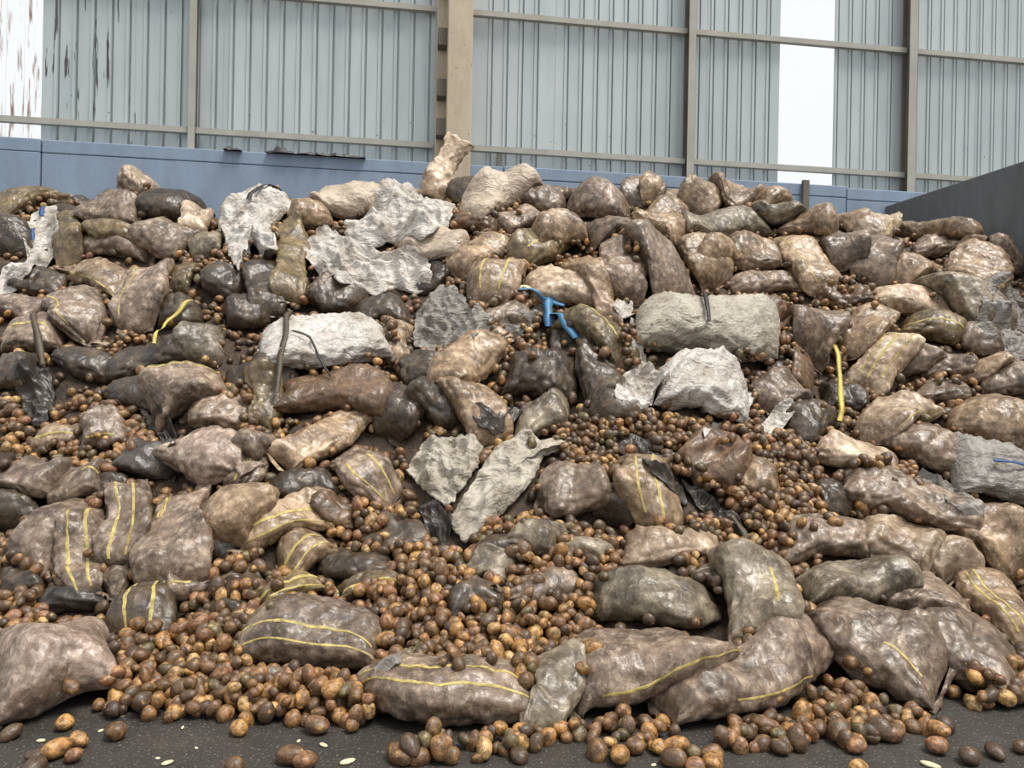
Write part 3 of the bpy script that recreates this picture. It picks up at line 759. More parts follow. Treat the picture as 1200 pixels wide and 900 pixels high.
# ------------------------------------------------------------------ the sacks, one entry each:
# (seen centre x, y, seen length, seen width, tilt, look, label, options)
D = dict
CAT = [
# --- crest, left
(45,230,92,34,-6,'o','long olive brown sack on the far-left crest above the white printed plastic',D(thick=.55)),
(166,225,44,38,20,'p','round pale knotted net bundle perched highest on the left crest',D(lump=1.6,thick=.8,seam=.35)),
(143,229,30,30,40,'d','small dark bundle tucked against the round pale net bundle',D(lump=1.5)),
(128,247,66,32,-4,'m','mauve sack lying just below the round pale net bundle',{}),
(105,238,30,18,0,'d','tiny grimy sack in the dip of the left crest',{}),
(203,243,70,42,-18,'d','grimy brown sack sloping down right of the round pale net bundle',{}),
(10,270,46,46,80,'d','dark sack at the left picture edge behind the white printed plastic',{}),
(82,276,75,36,75,'o','olive net sack hanging upright right of the white printed plastic',{}),
(132,287,92,36,-4,'m','smooth mauve sack lying level in the upper left, pale along its top',D(lump=.6,st=(),seam=.8)),
(124,266,62,20,-6,'o','thin yellowish sack squeezed above the smooth level mauve sack',{}),
(196,283,62,42,-12,'m','mauve sack right of the smooth level mauve sack',{}),
(231,262,38,36,70,'p','small pale bag standing left of the big hanging white woven bag',D(thick=.8)),
(247,288,40,36,50,'g','small grey bag under the corner of the hanging white woven bag',D(thick=.7)),
(120,327,82,42,-24,'t','tan torn bag with a yellow hem in the upper left',D(fold=.008,st=((150,-.9,.9),),tie=-1)),
(174,341,86,56,66,'m','mauve sack leaning upright with a yellow edge stripe, upper left',D(st=((55,-.9,.9),))),
(92,367,72,58,-58,'m','plump mauve sack with its gathered neck pointing to lower right, upper left',D(tie=1,st=((130,-.6,.8),))),
(45,332,70,32,-8,'d','dark sack right under the white printed plastic',{}),
(22,362,62,38,-10,'m','dull mauve sack at the left edge below the white printed plastic',{}),
(40,396,68,48,4,'m','round-ended mauve sack at the left with a band strapped over it',D(st=((95,-.7,.7),))),
(207,366,52,34,8,'d','dark sack behind the loose yellow strap',{}),
(240,400,48,44,80,'g','pale greenish grey net bag right of the loose yellow strap',{}),
(214,326,54,32,80,'o','olive net bag wedged upright in the upper left gap',{}),
(286,366,48,38,10,'d','dark brown sack left of the long hanging wet net',{}),
(262,330,50,40,-20,'d','grimy sack in the gap beneath the hanging white woven bag',{}),
# --- crest, middle
(362,254,42,40,10,'t','round tan bag between the hanging white bag and the cream roll',D(thick=.8)),
(341,312,128,36,96,'o','long wet olive net hanging down beside the white woven bag',D(fold=.012,lump=.5)),
(314,340,86,40,88,'d','dark upright sack behind the long hanging wet net',{}),
(412,238,98,40,8,'c','cream woven bag rolled up on the crest left of the column',D(fold=.014,lump=.3,name='woven_bag',cat='bag',grp='torn empty woven bags')),
(508,290,66,48,-18,'c','crumpled cream bag right of the two big white crumpled bags',D(fold=.016,lump=.3,name='woven_bag',cat='bag',grp='torn empty woven bags')),
(474,216,46,24,4,'t','small tan sack on the crest left of the tall standing bag',{}),
(547,232,54,34,-10,'d','dark sack on the crest right of the tall standing bag',{}),
(585,233,84,42,18,'c','long cream bag on the crest right of the column',D(fold=.010,lump=.4,bend=-.1)),
(556,262,58,26,-6,'b','torn brown sack showing potatoes under the long cream bag',D(lump=1.8)),
(393,346,58,46,-14,'d','dark sack below the big white crumpled bag, left of centre',{}),
(446,370,62,38,4,'d','dark brown sack under the lower edge of the big white crumpled bag',{}),
(583,332,66,56,62,'t','plump tan net sack with yellow threads left of the blue strap',D(st=((70,-.8,.8),(110,-.8,.8)))),
(562,300,74,38,36,'t','creased tan bag lying above the plump net sack with yellow threads',D(fold=.012)),
(508,326,36,26,80,'d','little dark bag hanging below the crumpled cream bag',{}),
(590,371,58,30,2,'m','short mauve sack left of the blue strap',{}),
(464,402,52,34,84,'t','narrow tan bag end poking up right of the white ridged sack',{}),
(551,427,96,52,48,'t','tan sack slanting up to the right in the heart of the heap',D(tie=1)),
(498,432,52,40,70,'d','dark lumpy bag left of the slanting tan sack',D(lump=1.6)),
(396,466,120,56,-4,'b','bent brown sack sagging like an arch, left of centre',D(bend=-.12,lump=.7)),
(382,517,116,42,34,'t','tan sack slanting under the arched brown sack',D(lump=.8)),
(339,526,76,32,34,'t','small tan sack with a yellow end left of the slanting tan sack',D(st=((120,-.9,.3),))),
(428,554,84,56,-30,'m','mauve sack with two yellow stripes below the arched brown sack',D(st=((75,-.2,.95),(125,-.2,.95)))),
(358,571,72,36,8,'d','dark sack under the slanting tan sack',{}),
(474,482,66,52,40,'d','dark wet sack right of the arched brown sack',{}),
(512,470,56,44,-20,'d','dark lumpy sack just left of the black film',D(lump=1.6)),
(556,484,76,58,-50,'t','tan sack half covered with black film, centre of the heap',{}),
(634,492,62,46,6,'g','grey net sack right of the black film',{}),
(632,440,78,54,-4,'d','dark net sack with potatoes strewn over it, below the blue strap',D(lump=1.8)),
(664,414,78,38,84,'d','dark upright sack hanging straight under the blue strap',{}),
(702,432,96,40,88,'d','tall dark sack beside the torn grey-white bag, right of centre',D(fold=.008)),
(660,340,84,46,-4,'p','pale sack lying just above the blue strap',D(lump=.8)),
(702,382,92,48,-26,'o','olive net sack slanting down right of the blue strap',D(st=((90,-.9,.5),))),
(694,318,92,34,-58,'t','long tan bag hanging down like a tongue above the olive net sack',D(fold=.012,lump=.5)),
(733,318,72,52,84,'m','mauve upright sack with creases right of the hanging tongue bag',D(fold=.012)),
(770,313,88,52,-48,'m','large mauve sack slanting right above the big weathered bale',D(lump=.8)),
(822,305,64,52,-44,'t','plump net sack right of the large slanting mauve sack',D(tie=0)),
(638,288,74,44,26,'o','olive tan net sack above the pale sack by the blue strap',D(st=((100,-.8,.8),))),
(655,262,60,36,14,'t','tan sack with an upturned ear near the crest, right of the column',{}),
(612,262,52,32,8,'m','mauve sack below the long cream bag near the crest',{}),
(628,234,58,36,-4,'m','greyish mauve sack on the crest right of the long cream bag',{}),
(664,228,30,20,10,'b','little brown lumpy bag on the crest between two mauve sacks',D(lump=2)),
(703,236,68,44,-8,'m','big shiny mauve sack on the crest right of centre',D(lump=.7)),
(752,230,52,44,30,'m','brownish mauve sack on the crest with an ear sticking up',{}),
(766,214,24,20,80,'t','upright ear-like bag tip on the crest right of centre',{}),
(786,245,64,36,28,'t','tan sack leaning under the crest right of the eared sack',{}),
(822,233,42,42,70,'t','round tan sack on the crest above the long grey sack',{}),
(855,228,64,40,-16,'t','lumpy tan sack topping the crest at right of centre',D(lump=1.5)),
(722,272,64,40,14,'m','mauve sack with a dark fold below the big shiny mauve sack',D(fold=.008)),
(778,272,60,44,-30,'t','tan sack with a round knot above the large slanting mauve sack',{}),
(848,266,100,40,6,'g','long grey sack lying bent below the right crest',D(bend=-.10,lump=.9)),
(846,290,44,24,20,'t','small tan bag mouth open under the long grey sack',D(fold=.01)),
(878,302,60,42,-4,'t','pale tan sack above the big weathered bale at its right end',D(lump=1.1)),
(896,332,74,28,-2,'m','flat mauve sack pressed under the pale tan sack by the bale',{}),
(890,372,52,44,-30,'b','brown net sack bulging with potatoes at the right end of the bale',D(lump=2)),
# --- crest, right
(915,232,62,28,-16,'t','tan sack on the crest sloping down to the right of centre',{}),
(905,255,62,36,-4,'g','grey tan sack just below the sloping crest at right',{}),
(946,264,60,36,-12,'t','tan sack at the low right end of the middle crest',{}),
(938,308,88,48,-40,'t','yellowish net sack slanting down to the right, upper right',D(st=((120,-.8,.9),))),
(972,288,66,46,-52,'m','mauve sack slanting beside the dark gap, upper right',{}),
(990,258,40,24,-6,'t','small sack at the dip of the crest near the side wall',{}),
(1028,300,62,50,80,'m','smooth mauve sack standing upright beside the dark gap, upper right',D(lump=.6)),
(1030,259,66,30,10,'p','open pale bag with potatoes on top of the right crest',D(st=((140,-.9,.9),),lump=1.6)),
(1072,318,62,38,22,'t','tan sack tilted between the upright mauve sack and the side wall pile',{}),
(1096,270,98,38,-6,'t','long tan sack lying along the right crest',{}),
(1100,292,56,26,-8,'m','slim lumpy sack below the long tan sack of the right crest',D(lump=1.5)),
(1142,288,40,26,20,'t','ribbed small bag near the side wall on the right crest',D(fold=.01)),
(1144,318,72,62,60,'t','big crumpled tan sack near the dark side wall',D(lump=1.4,fold=.006)),
(1176,308,40,34,-50,'m','mauve sack squeezed against the dark side wall',{}),
(1126,352,92,56,-36,'g','grey tan bag sagging beneath the big crumpled sack by the side wall',D(fold=.012,lump=.4)),
(1064,356,106,36,-8,'p','long pale sack with soft folds in the upper right',D(fold=.010,lump=.5)),
(1014,386,76,46,36,'t','tan sack slanting up right beside the dangling yellow strap',{}),
(1036,420,80,48,62,'p','pale net sack with yellow threads hanging point down, upper right',D(st=((60,-.9,.9),(85,-.9,.9),(115,-.8,.9)))),
(1090,387,70,40,-12,'o','yellow-green net sack below the long pale sack, upper right',D(st=((110,-.9,.9),))),
(1146,396,56,28,-12,'m','small mauve sack under the grey film by the side wall',{}),
(984,352,62,30,-14,'b','brown sack with potatoes spilt over it left of the long pale sack',D(lump=1.8)),
(956,386,66,52,70,'m','mauve sack sagging above the dangling yellow strap',{}),
(909,402,92,30,100,'d','dark narrow sack hanging right of the weathered bale',D(fold=.01,lump=.4)),
(934,424,76,28,96,'b','brown narrow sack hanging left of the dangling yellow strap',D(fold=.01,lump=.4)),
(918,462,62,48,24,'m','mauve sack with a white torn hem right of the crumpled white sack',{}),
(1070,424,46,34,10,'m','short mauve sack right of the pale hanging net sack',{}),
(1108,438,52,30,-10,'m','mauve sack with potatoes on top in the right slope',D(lump=1.5)),
(1144,442,54,28,6,'t','tan net bag right of centre of the right slope',{}),
(1178,446,70,44,-8,'m','mauve sack at the right edge above the slanting tan sack',{}),
(1054,486,90,54,24,'p','pale net sack with puckered folds on the right slope',D(st=((150,-.8,.9),),fold=.008)),
(1104,464,64,38,-14,'m','mauve sack behind the puckered pale net sack',{}),
(1092,526,116,52,-26,'m','long mauve sack slanting down below the puckered pale net sack',{}),
(1168,496,100,58,-24,'t','tan sack slanting down at the right edge above the blue-lined bag',{}),
(1000,538,92,40,-10,'p','pale bag with a knobbly end in front of the potato slide, right',D(lump=1.2,tie=-1)),
(954,492,64,50,20,'d','dark wet net sack under the dangling yellow strap',D(lump=1.4)),
(988,466,46,36,0,'d','grimy sack behind the dangling yellow strap',{}),
# --- middle of the slope
(674,572,78,62,-8,'m','dull mauve sack with sagging folds right of the big white flap',D(fold=.006)),
(760,574,92,68,-76,'t','tan sack with a yellow stripe hanging tip down, right of centre',D(st=((80,-.8,.9),(110,-.5,.9)))),
(716,588,40,46,84,'d','dark sack left of the striped sack hanging tip down',{}),
(629,631,58,50,-4,'g','grey net sack with a fold in the pit below the white flap',D(fold=.008)),
(592,646,40,48,86,'d','dark net sack in the pit left of the folded grey net sack',{}),
(572,668,56,40,-6,'g','greenish grey film bag low in the pit',D(fold=.01,lump=.4)),
(553,706,68,42,14,'d','dark rounded bag at the lower end of the pit',{}),
(640,698,92,36,12,'m','slim mauve sack lying in the potato spill below the red scrap',D(tie=-1)),
(690,646,34,40,80,'g','little grey bag among potatoes right of the pit',{}),
(836,542,80,62,-40,'b','brown bag draped over the potato slide, right of centre',D(fold=.014,lump=.5)),
(886,562,56,48,-10,'t','tan sack at the edge of the potato slide, right of the dark torn net',{}),
(720,478,50,44,20,'d','dark bag between the tall dark sack and the potato slide',{}),
# --- left slope
(456,626,82,50,-6,'d','flat brown cloth-like sack half buried in potatoes, left of the pit',D(lump=.4,fold=.006,thick=.45)),
(414,662,84,40,-2,'d','square grimy sack with a drooping corner below the flat brown sack',D(lump=.5,fold=.008,seam=.9)),
(438,684,72,24,0,'o','slim sack with a yellow stripe under the square grimy sack',D(st=((120,-.9,.9),))),
(360,648,62,48,30,'t','tan sack with yellow stripes left of the square grimy sack',D(st=((95,-.9,.9),(140,-.9,.9)))),
(338,698,76,38,18,'o','olive striped sack behind the long striped sack of the lower left',D(st=((95,-.9,.9),(140,-.9,.9)))),
(340,612,118,46,18,'t','long tan sack with two yellow stripes in the left half',D(st=((100,-.9,.9),(140,-.9,.9)))),
(280,606,80,72,62,'t','smooth tan sack standing right of the torn-hemmed mauve sack',D(lump=.6)),
(210,628,120,76,78,'m','big mauve sack with an open flat hem at its foot, left slope',D(taper=-.16,st=((62,.2,.95),(70,.2,.95)),seam=.9)),
(151,616,100,58,80,'m','upright sack with two bright yellow stripes, left slope',D(st=((70,-.95,.95),(105,-.95,.95)),tie=0)),
(104,662,96,46,86,'m','narrow upright sack with two yellow stripes, left of the bright striped sack',D(st=((70,-.95,.95),(112,-.95,.95)))),
(66,628,106,66,46,'m','plain mauve sack slanting up to the right at the left edge',D(lump=1.2)),
(176,716,86,66,62,'d','dark shiny sack with two yellow stripes low in the left spill',D(st=((70,-.9,.9),(110,-.9,.9)))),
(238,690,84,34,14,'m','slim mauve sack under the open flat hem, lower left',D(st=((120,-.95,-.2),))),
(270,716,48,42,40,'d','small dark net bag half sunk in the lower left potato spill',{}),
(141,684,42,36,40,'m','little mauve bag between the two striped sacks and the dark shiny one',{}),
(85,702,86,40,14,'k','black torn film bag crumpled at the foot of the narrow striped sack',D(fold=.02,lump=.2)),
(244,538,92,70,-26,'q','plump pinkish mauve sack with gathered end, left of the arched brown sack',D(tie=1,lump=1.2)),
(290,552,50,40,60,'m','small striped mauve sack right of the plump pinkish sack',D(st=((90,-.9,.9),))),
(214,460,84,56,24,'m','mauve sack with a yellow right hem below the loose yellow strap',D(st=((40,-.5,.95),(55,-.5,.95)))),
(160,460,62,46,-20,'d','dark sack left of the mauve sack with the yellow hem',{}),
(185,420,100,46,4,'d','wide dark sack across the upper left, under the loose yellow strap',{}),
(264,484,86,44,-6,'m','greyish mauve sack right of the mauve sack with the yellow hem',{}),
(300,440,56,40,20,'d','dark brown sack left of the white ridged sack',{}),
(310,478,62,36,84,'o','olive upright net left of the arched brown sack',{}),
(70,511,54,30,-4,'t','small sack with a yellow stripe above the left edge pair',D(st=((110,-.9,.9),))),
(121,504,52,42,12,'m','puckered small sack with yellow threads, left slope',D(fold=.012,st=((150,-.6,.6),))),
(174,541,70,50,-10,'k','black film bag holding a potato, left slope',D(fold=.016,lump=.6)),
(46,566,76,56,-4,'m','mauve sack with a yellow band at its right end, left edge',D(st=((90,.55,.62),),seam=.85)),
(95,568,58,48,-6,'m','mauve sack with pale stripes right of the yellow-banded sack',D(st=((90,.3,.95),))),
(128,578,46,50,70,'d','grey-brown bag left of the bright striped sack',{}),
(14,596,48,62,84,'d','grimy sack cut by the left edge below the yellow-banded sack',{}),
(102,422,72,38,-6,'d','dark wet sack below the plump mauve sack, upper left',{}),
(20,432,50,40,10,'d','dark sack at the left edge above the grey hanging film',{}),
(325,452,46,44,84,'d','dark bag under the left end of the white ridged sack',{}),
(300,520,46,42,30,'m','mauve sack between the plump pinkish sack and the slanting tan ones',{}),
(30,690,52,46,20,'d','dirty sack behind the potatoes at the left edge',{}),
(396,600,50,30,-10,'b','brown sack end among potatoes right of the long tan striped sack',{}),
(262,640,44,40,60,'d','dark sack end beneath the smooth tan sack',{}),
(285,690,56,42,30,'d','grimy bag among the potatoes left of the olive striped sack',{}),
# --- right slope, low
(1056,590,140,54,-22,'m','long mauve sack with potatoes on its back, right slope',D(lump=1.4)),
(976,582,52,36,-58,'d','small dark bag at the end of the potato slide, right',{}),
(965,634,96,56,-2,'m','plump mauve sack left of the pale banded sack',{}),
(1046,642,92,66,-24,'p','pale sack pinched by bands, knob on top, right slope',D(lump=.9,fold=.010)),
(1101,656,54,56,-40,'p','pale round sack end right of the banded sack',{}),
(1150,634,96,74,-44,'t','tan sack with dark mouth fold at the right, below the grey cloth bag',D(fold=.012,tie=0)),
(1188,640,44,70,80,'b','brown sack at the right edge beside the tan sack with dark fold',{}),
(1000,692,124,64,4,'g','large grey mauve sack lying level at the lower right',D(lump=.8)),
(1082,712,110,62,-20,'m','mauve sack behind the broad front sack at the lower right',{}),
(1170,714,124,58,-44,'t','tan sack with yellow threads slanting down at the right edge',D(st=((110,-.6,.9),(130,-.6,.9)))),
(1122,768,140,82,-18,'m','broad mauve sack with a pale hem at its foot, lower right',D(st=((165,.2,.9),))),
(1020,766,164,74,-26,'m','long mauve sack with a creased shoulder and yellow band, lower right',D(st=((120,.2,.85),),fold=.006)),
(930,762,84,84,60,'m','rounded mauve sack in shade left of the creased-shoulder sack',D(z=-1)),
(880,696,124,84,-74,'g','big grey tan sack standing on end, right of the front middle',D(lump=.6,st=((80,.1,.9),))),
(790,646,104,46,6,'p','small pale sack lying above the grey wrinkled sack',D(taper=-.15)),
(764,702,146,66,-4,'g','grey sack with fan-like wrinkles near the front middle',D(fold=.012,lump=.5,tie=0)),
(846,682,60,44,-40,'g','wrinkled empty end of grey cloth left of the big standing sack',D(fold=.014,lump=.3)),
# --- front row
(752,784,170,92,10,'m','largest mauve sack of the front row, yellow hem along its lower edge',D(st=((172,-.8,.95),),lump=.9,seam=.86)),
(864,810,160,72,22,'m','front row sack with yellow hem, lying right of the largest one',D(st=((165,-.2,.9),),lump=.9)),
(646,806,88,56,76,'g','upright wrinkled grey net bag in the front row',D(fold=.016,lump=.5)),
(516,816,204,84,2,'m','front row sack with two long yellow stripes, nearest the camera',D(st=((95,-.9,.97),(132,-.9,.97)),tie=-1,taper=.1)),
(370,746,158,82,-2,'m','broad striped sack above the front floor, lower left',D(st=((112,-.9,.9),(150,-.9,.9)),bend=.03)),
(64,780,120,104,18,'q','large pinkish sack resting on the floor at lower left',D(st=((90,-.97,-.93),),lump=.7,seam=.92)),
(8,768,60,76,84,'m','mauve sack cut by the left edge beside the large pinkish one',{}),
(306,800,40,40,60,'g','small grey rag bag left of the broad striped sack',{}),
]
CAT.sort(key=lambda e: (e[7].pop('z', 0), 0 if e[5] in 'dk' else 1, 1 if (e[2] >= 84 and 55 < abs(e[4]) < 110) else 0, -e[1]))
standing_bag(508, 232, 541, 164, 8.45, .19, .17, 'p', 'pale grey tan bag standing tall on the crest in front of the column')
for e in CAT: sack(e[0], e[1], e[2], e[3], e[4], e[5], e[6], **e[7])

# bigger woven sacks that still hold their fill
wk = D(br=17, name='woven_sack', cat='sack', grp='white woven sacks in the heap')
bale = sack(829, 385, 150, 80, -7, 'v', 'big weathered white woven bale with black crease, right of the blue strap', lump=.1, fold=.022, fang=1.5, ffreq=34., seam=.6, thick=.62, **wk)
ribbon([(806,346),(812,372),(818,404),(822,418)], 0.035, M['black'], 'black_strap', bale, 0.06)
ridged_w = sack(384, 411, 138, 66, 4, 'w', 'white woven sack with dark seam and ridged folds, left of centre', lump=.1, fold=.022, fang=1.2, ffreq=40., seam=.75, thick=.5, taper=-.15, **wk)
ribbon([(342,388),(366,412),(388,442)], 0.02, M['black'], 'dark_seam', ridged_w, 0.03)
crump = sack(824, 456, 98, 66, -14, 'w', 'crumpled white woven sack below the weathered bale', lump=.3, fold=.030, ffreq=26., **wk)
blr = sack(1168, 562, 110, 66, -6, 'f', 'grey-white bag with a dark blue line at the right edge', lump=.2, fold=.018, fang=.3, ffreq=36., thick=.45, seam=.92, **wk)
ribbon([(1148,566),(1172,572),(1198,577)], 0.03, M['navy'], 'blue_line', blr, 0.05)

# torn, flattened bags and films
wl = cloth([(66,240),(68,262),(66,292),(52,312),(38,322),(14,338),(0,350),(-8,330),(4,312),(24,290),(28,262),(32,240)], 'w', 'white plastic bag with blue print hanging at the far left', 0.025, 22)
for pp in ([(52,246),(50,256)], [(40,272),(39,282)]):
    ribbon(pp, 0.05, M['navy'], 'blue_print', wl, 0.012, n=8)
hw_ = cloth([(254,228),(266,216),(296,208),(322,206),(336,214),(346,238),(330,252),(318,262),(326,290),(314,296),(296,284),(284,298),(280,322),(270,304),(262,276),(254,258)], 'w', 'big white woven bag hanging from the left crest with a black strap across', 0.05, 14, dome=.14, lift=.08, fang=.15)
ribbon([(296,256),(314,238),(338,224)], 0.05, M['black'], 'black_strap', hw_, 0.03, n=14)
cloth([(404,284),(406,262),(428,246),(446,230),(482,220),(514,228),(534,242),(528,258),(506,270),(494,284),(462,282),(440,290)], 'w', 'white crumpled bag lying uppermost, left of the column', 0.055, 13, dome=.16, lift=.04, fang=.5)
cloth([(356,296),(362,272),(384,262),(402,280),(430,290),(478,286),(500,300),(506,330),(488,342),(462,334),(442,346),(418,336),(396,332),(372,318)], 'w', 'large white grey bag gathered in long folds, left of centre', 0.055, 15, dome=.09, fang=1.2)
cloth([(484,402),(486,366),(502,346),(518,326),(534,336),(548,354),(568,364),(578,384),(556,396),(530,398),(508,408)], 'f', 'crumpled grey white bag below the creased tan bag, centre', 0.05, 15, dome=.06)
cloth([(474,546),(492,522),(510,508),(540,506),(566,518),(560,548),(540,572),(524,594),(500,578)], 'v', 'pleated left flap of weathered white cloth in the centre', 0.035, 22, fang=.3, dome=.06, lift=.05)
cloth([(524,612),(538,590),(562,556),(580,524),(604,508),(640,514),(672,518),(640,530),(624,562),(602,590),(574,614),(546,636)], 'v', 'big speckled weathered white flap pointing down in the centre', 0.03, 16, dome=.10, lift=.06, fang=2.5)
cloth([(738,392),(752,404),(772,432),(784,440),(768,456),(758,476),(730,478),(718,466),(728,440),(742,426)], 'w', 'torn grey-white bag between tall dark sack and crumpled white sack', 0.045, 18, dome=.05)
cloth([(600,400),(590,376),(606,362),(630,348),(646,344),(640,360),(622,380)], 'f', 'grey plastic strip spread left of the blue strap', 0.03, 16)
cloth([(718,360),(726,348),(742,352),(744,366),(730,372)], 'w', 'small white scrap of bag above the weathered bale', 0.02, 18)
cloth([(1146,336),(1164,320),(1186,330),(1206,350),(1206,424),(1180,412),(1156,396),(1138,384),(1150,362)], 'f', 'sheet of grey film sliding down along the side wall', 0.04, 16, fang=2.3)
cloth([(1070,562),(1082,544),(1104,552),(1122,566),(1140,584),(1152,606),(1132,610),(1112,590),(1086,574)], 'f', 'open grey cloth bag with a pale rim above the tan sack at right', 0.04, 18)
cloth([(20,432),(38,426),(58,430),(64,462),(56,492),(40,500),(24,480),(18,456)], 'k', 'dark grey film hanging at the left edge', 0.03, 22, fang=1.4, dome=.05)
cloth([(168,492),(186,478),(200,490),(206,520),(196,528),(182,512)], 'k', 'dark stringy net beneath the mauve sack with the yellow hem', 0.03, 26, fang=1.3)
cloth([(548,480),(566,470),(600,468),(612,482),(596,500),(578,508),(562,498)], 'k', 'black film scrap draped over the tan sack in the centre', 0.03, 22)
cloth([(724,520),(740,506),(760,512),(778,536),(798,560),(808,588),(792,584),(764,552),(742,536)], 'k', 'black torn net strip beside the striped hanging sack', 0.035, 24, fang=0.9)
cloth([(800,560),(818,566),(842,586),(866,606),(876,628),(862,632),(846,608),(820,594)], 'k', 'black wet net trailing over the potatoes, right of centre', 0.035, 24, fang=0.9)
cloth([(490,590),(514,586),(530,606),(524,640),(510,648),(500,622)], 'k', 'dark torn film hanging under the white flaps', 0.03, 24, fang=1.4)
cloth([(438,790),(452,776),(474,772),(470,780),(450,796),(440,806)], 'f', 'thin grey plastic scrap behind the nearest striped sack', 0.015, 20)
cloth([(820,506),(836,492),(848,494),(842,504),(826,514)], 'w', 'white torn corner at the top of the draped brown bag', 0.02, 20)
cloth([(890,500),(906,478),(920,470),(944,470),(930,486),(912,506),(898,514)], 'w', 'white torn hem under the mauve sack right of the crumpled sack', 0.02, 22)

# straps
bs = ribbon([(604,336),(622,338),(642,350),(662,352)], 0.085, M['blue'], 'blue_strap', None, 0.09, 'blue plastic strap knotted over the sacks, upper middle', 'strap', twist=.4)
ribbon([(642,346),(642,362),(644,378)], 0.085, M['blue'], 'strap_end', bs, 0.09, n=12)
ribbon([(648,366),(660,378),(676,390)], 0.085, M['blue'], 'strap_end', bs, 0.07, n=12)
ribbon([(604,336),(614,334),(624,338)], 0.05, M['scrap'], 'strap_end', bs, 0.095, n=10)
ribbon([(226,354),(212,376),(198,390),(182,406)], 0.035, M['pale_yellow'], 'yellow_strap', None, 0.09, 'loose yellow woven strap lying slantwise, upper left', 'strap', twist=.5)
ribbon([(977,406),(979,430),(981,460),(984,492)], 0.045, M['pale_yellow'], 'yellow_strap', None, 0.10, 'dangling yellow strap hanging straight down, right of centre', 'strap', twist=.25)
ribbon([(340,362),(336,394),(330,424),(325,462)], 0.05, M['fibre'], 'dark_strap', None, 0.05, 'dirty brown strap hanging at the left end of the white ridged sack', 'strap', twist=.3)
ribbon([(47,374),(48,398),(48,424)], 0.05, M['fibre'], 'dark_strap', None, 0.03, 'dirty band strapped over the round-ended mauve sack at left', 'strap')
ribbon([(856,610),(868,626),(876,640)], 0.05, M['fibre'], 'torn_net_strip', None, 0.03, 'frayed net strip ending above the big standing sack', 'strap', twist=.6)
ribbon([(622,663),(627,667)], 0.04, M['red'], 'red_scrap', None, 0.07, 'bright red plastic scrap in the pit below the white flap', 'scrap', n=6, thick=.012)

# ------------------------------------------------------------------ the heap's body under the sacks
st_ = 4
hx, hs = gx[::st_], gs[::st_]
HX, HS = np.meshgrid(hx, hs, indexing='ij')
Hb0 = ramp_s[::st_, ::st_] * (0.045 * _lo + 0.028 * _mid + 0.012 * _fi)[::st_, ::st_]
Pm = sheet(HX, HS, Hb0)
Pm[..., 2] = np.where(HS < -0.55, -0.02, Pm[..., 2])
Pm[..., 2] -= 0.08 * (1 - sstep(HS, 0.0, 0.6)); Pm = clampwalls(Pm); Pm[..., 2] = np.where(Pm[..., 2] < 0.03, -0.03, Pm[..., 2])
# drop the floor-only rows
k0 = int(np.argmax(hs > -0.55)); Pm = Pm[:, k0:]
heap = link('rotten_heap', mesh_np('rotten_heap', Pm.reshape(-1, 3), [grid_faces(Pm.shape[0], Pm.shape[1])]), M['heap'])
tag(heap, 'dark sludge of rotten potatoes and soil under the sacks', 'waste', kind='stuff')

# ------------------------------------------------------------------ potatoes
def sphere_vf(nu, nv):
    v = [(0, 0, 1)]
    for i in range(1, nv):
        a = math.pi * i / nv
        for j in range(nu): b_ = 2 * math.pi * j / nu; v.append((math.sin(a) * math.cos(b_), math.sin(a) * math.sin(b_), math.cos(a)))
    v.append((0, 0, -1)); q = []; t = []
    for i in range(nv - 2):
        for j in range(nu): a = 1 + i * nu + j; b_ = 1 + i * nu + (j + 1) % nu; q.append((a, a + nu, b_ + nu, b_))
    for j in range(nu):
        t.append((0, 1 + j, 1 + (j + 1) % nu)); o = 1 + (nv - 2) * nu; t.append((len(v) - 1, o + (j + 1) % nu, o + j))
    return np.array(v), np.array(q), np.array(t)
TINTS = [tuple(v * k for v, k in zip(srgb(*c)[:3], (.88, .90, .95))) for c in ((184,134,76), (154,112,68), (130,96,64), (114,86,58), (198,148,86), (142,101,62), (98,76,54), (124,92,56), (160,112,74), (84,66,50), (116,102,68), (206,162,102))]
LV, LQ, LT = sphere_vf(9, 6); HV, HQ, HT = sphere_vf(20, 14)
def potato_shape(v, r, big):
    ax = np.array([1.02 + 0.42 * r.random(), 0.88 + 0.16 * r.random(), 0.78 + 0.14 * r.random()])
    p = r.uniform(0, 6.28, 6); d = 1 + 0.06 * np.sin(2.3 * v[:, 0] + p[0]) * np.sin(2.9 * v[:, 1] + p[1]) + 0.05 * np.sin(3.4 * v[:, 2] + p[2] + v[:, 0])
    if big: d = d + 0.02 * np.sin(7 * v[:, 0] + p[3]) * np.sin(8 * v[:, 1] + p[4]) * np.sin(6 * v[:, 2] + p[5])
    return v * d[:, None] * ax
rp = np.random.default_rng(99)
LVAR = [potato_shape(LV, rp, False) for _ in range(10)]
HVAR = []
for k in range(16):
    me = mesh_np('potato', potato_shape(HV, rp, True) * 0.04, [HQ, HT]); me.materials.append(M['potato'])
    ca = me.attributes.new('tint', 'FLOAT_COLOR', 'POINT')
    ca.data.foreach_set('color', np.tile(np.array(TINTS[k % 12] + (1,), np.float32), len(HV)))
    HVAR.append(me)
def rotm(r):
    q = r.standard_normal(4); q /= np.linalg.norm(q); w, x, y, z = q
    return np.array([[1-2*(y*y+z*z), 2*(x*y-z*w), 2*(x*z+y*w)], [2*(x*y+z*w), 1-2*(x*x+z*z), 2*(y*z-x*w)], [2*(x*z-y*w), 2*(y*z+x*w), 1-2*(x*x+y*y)]])

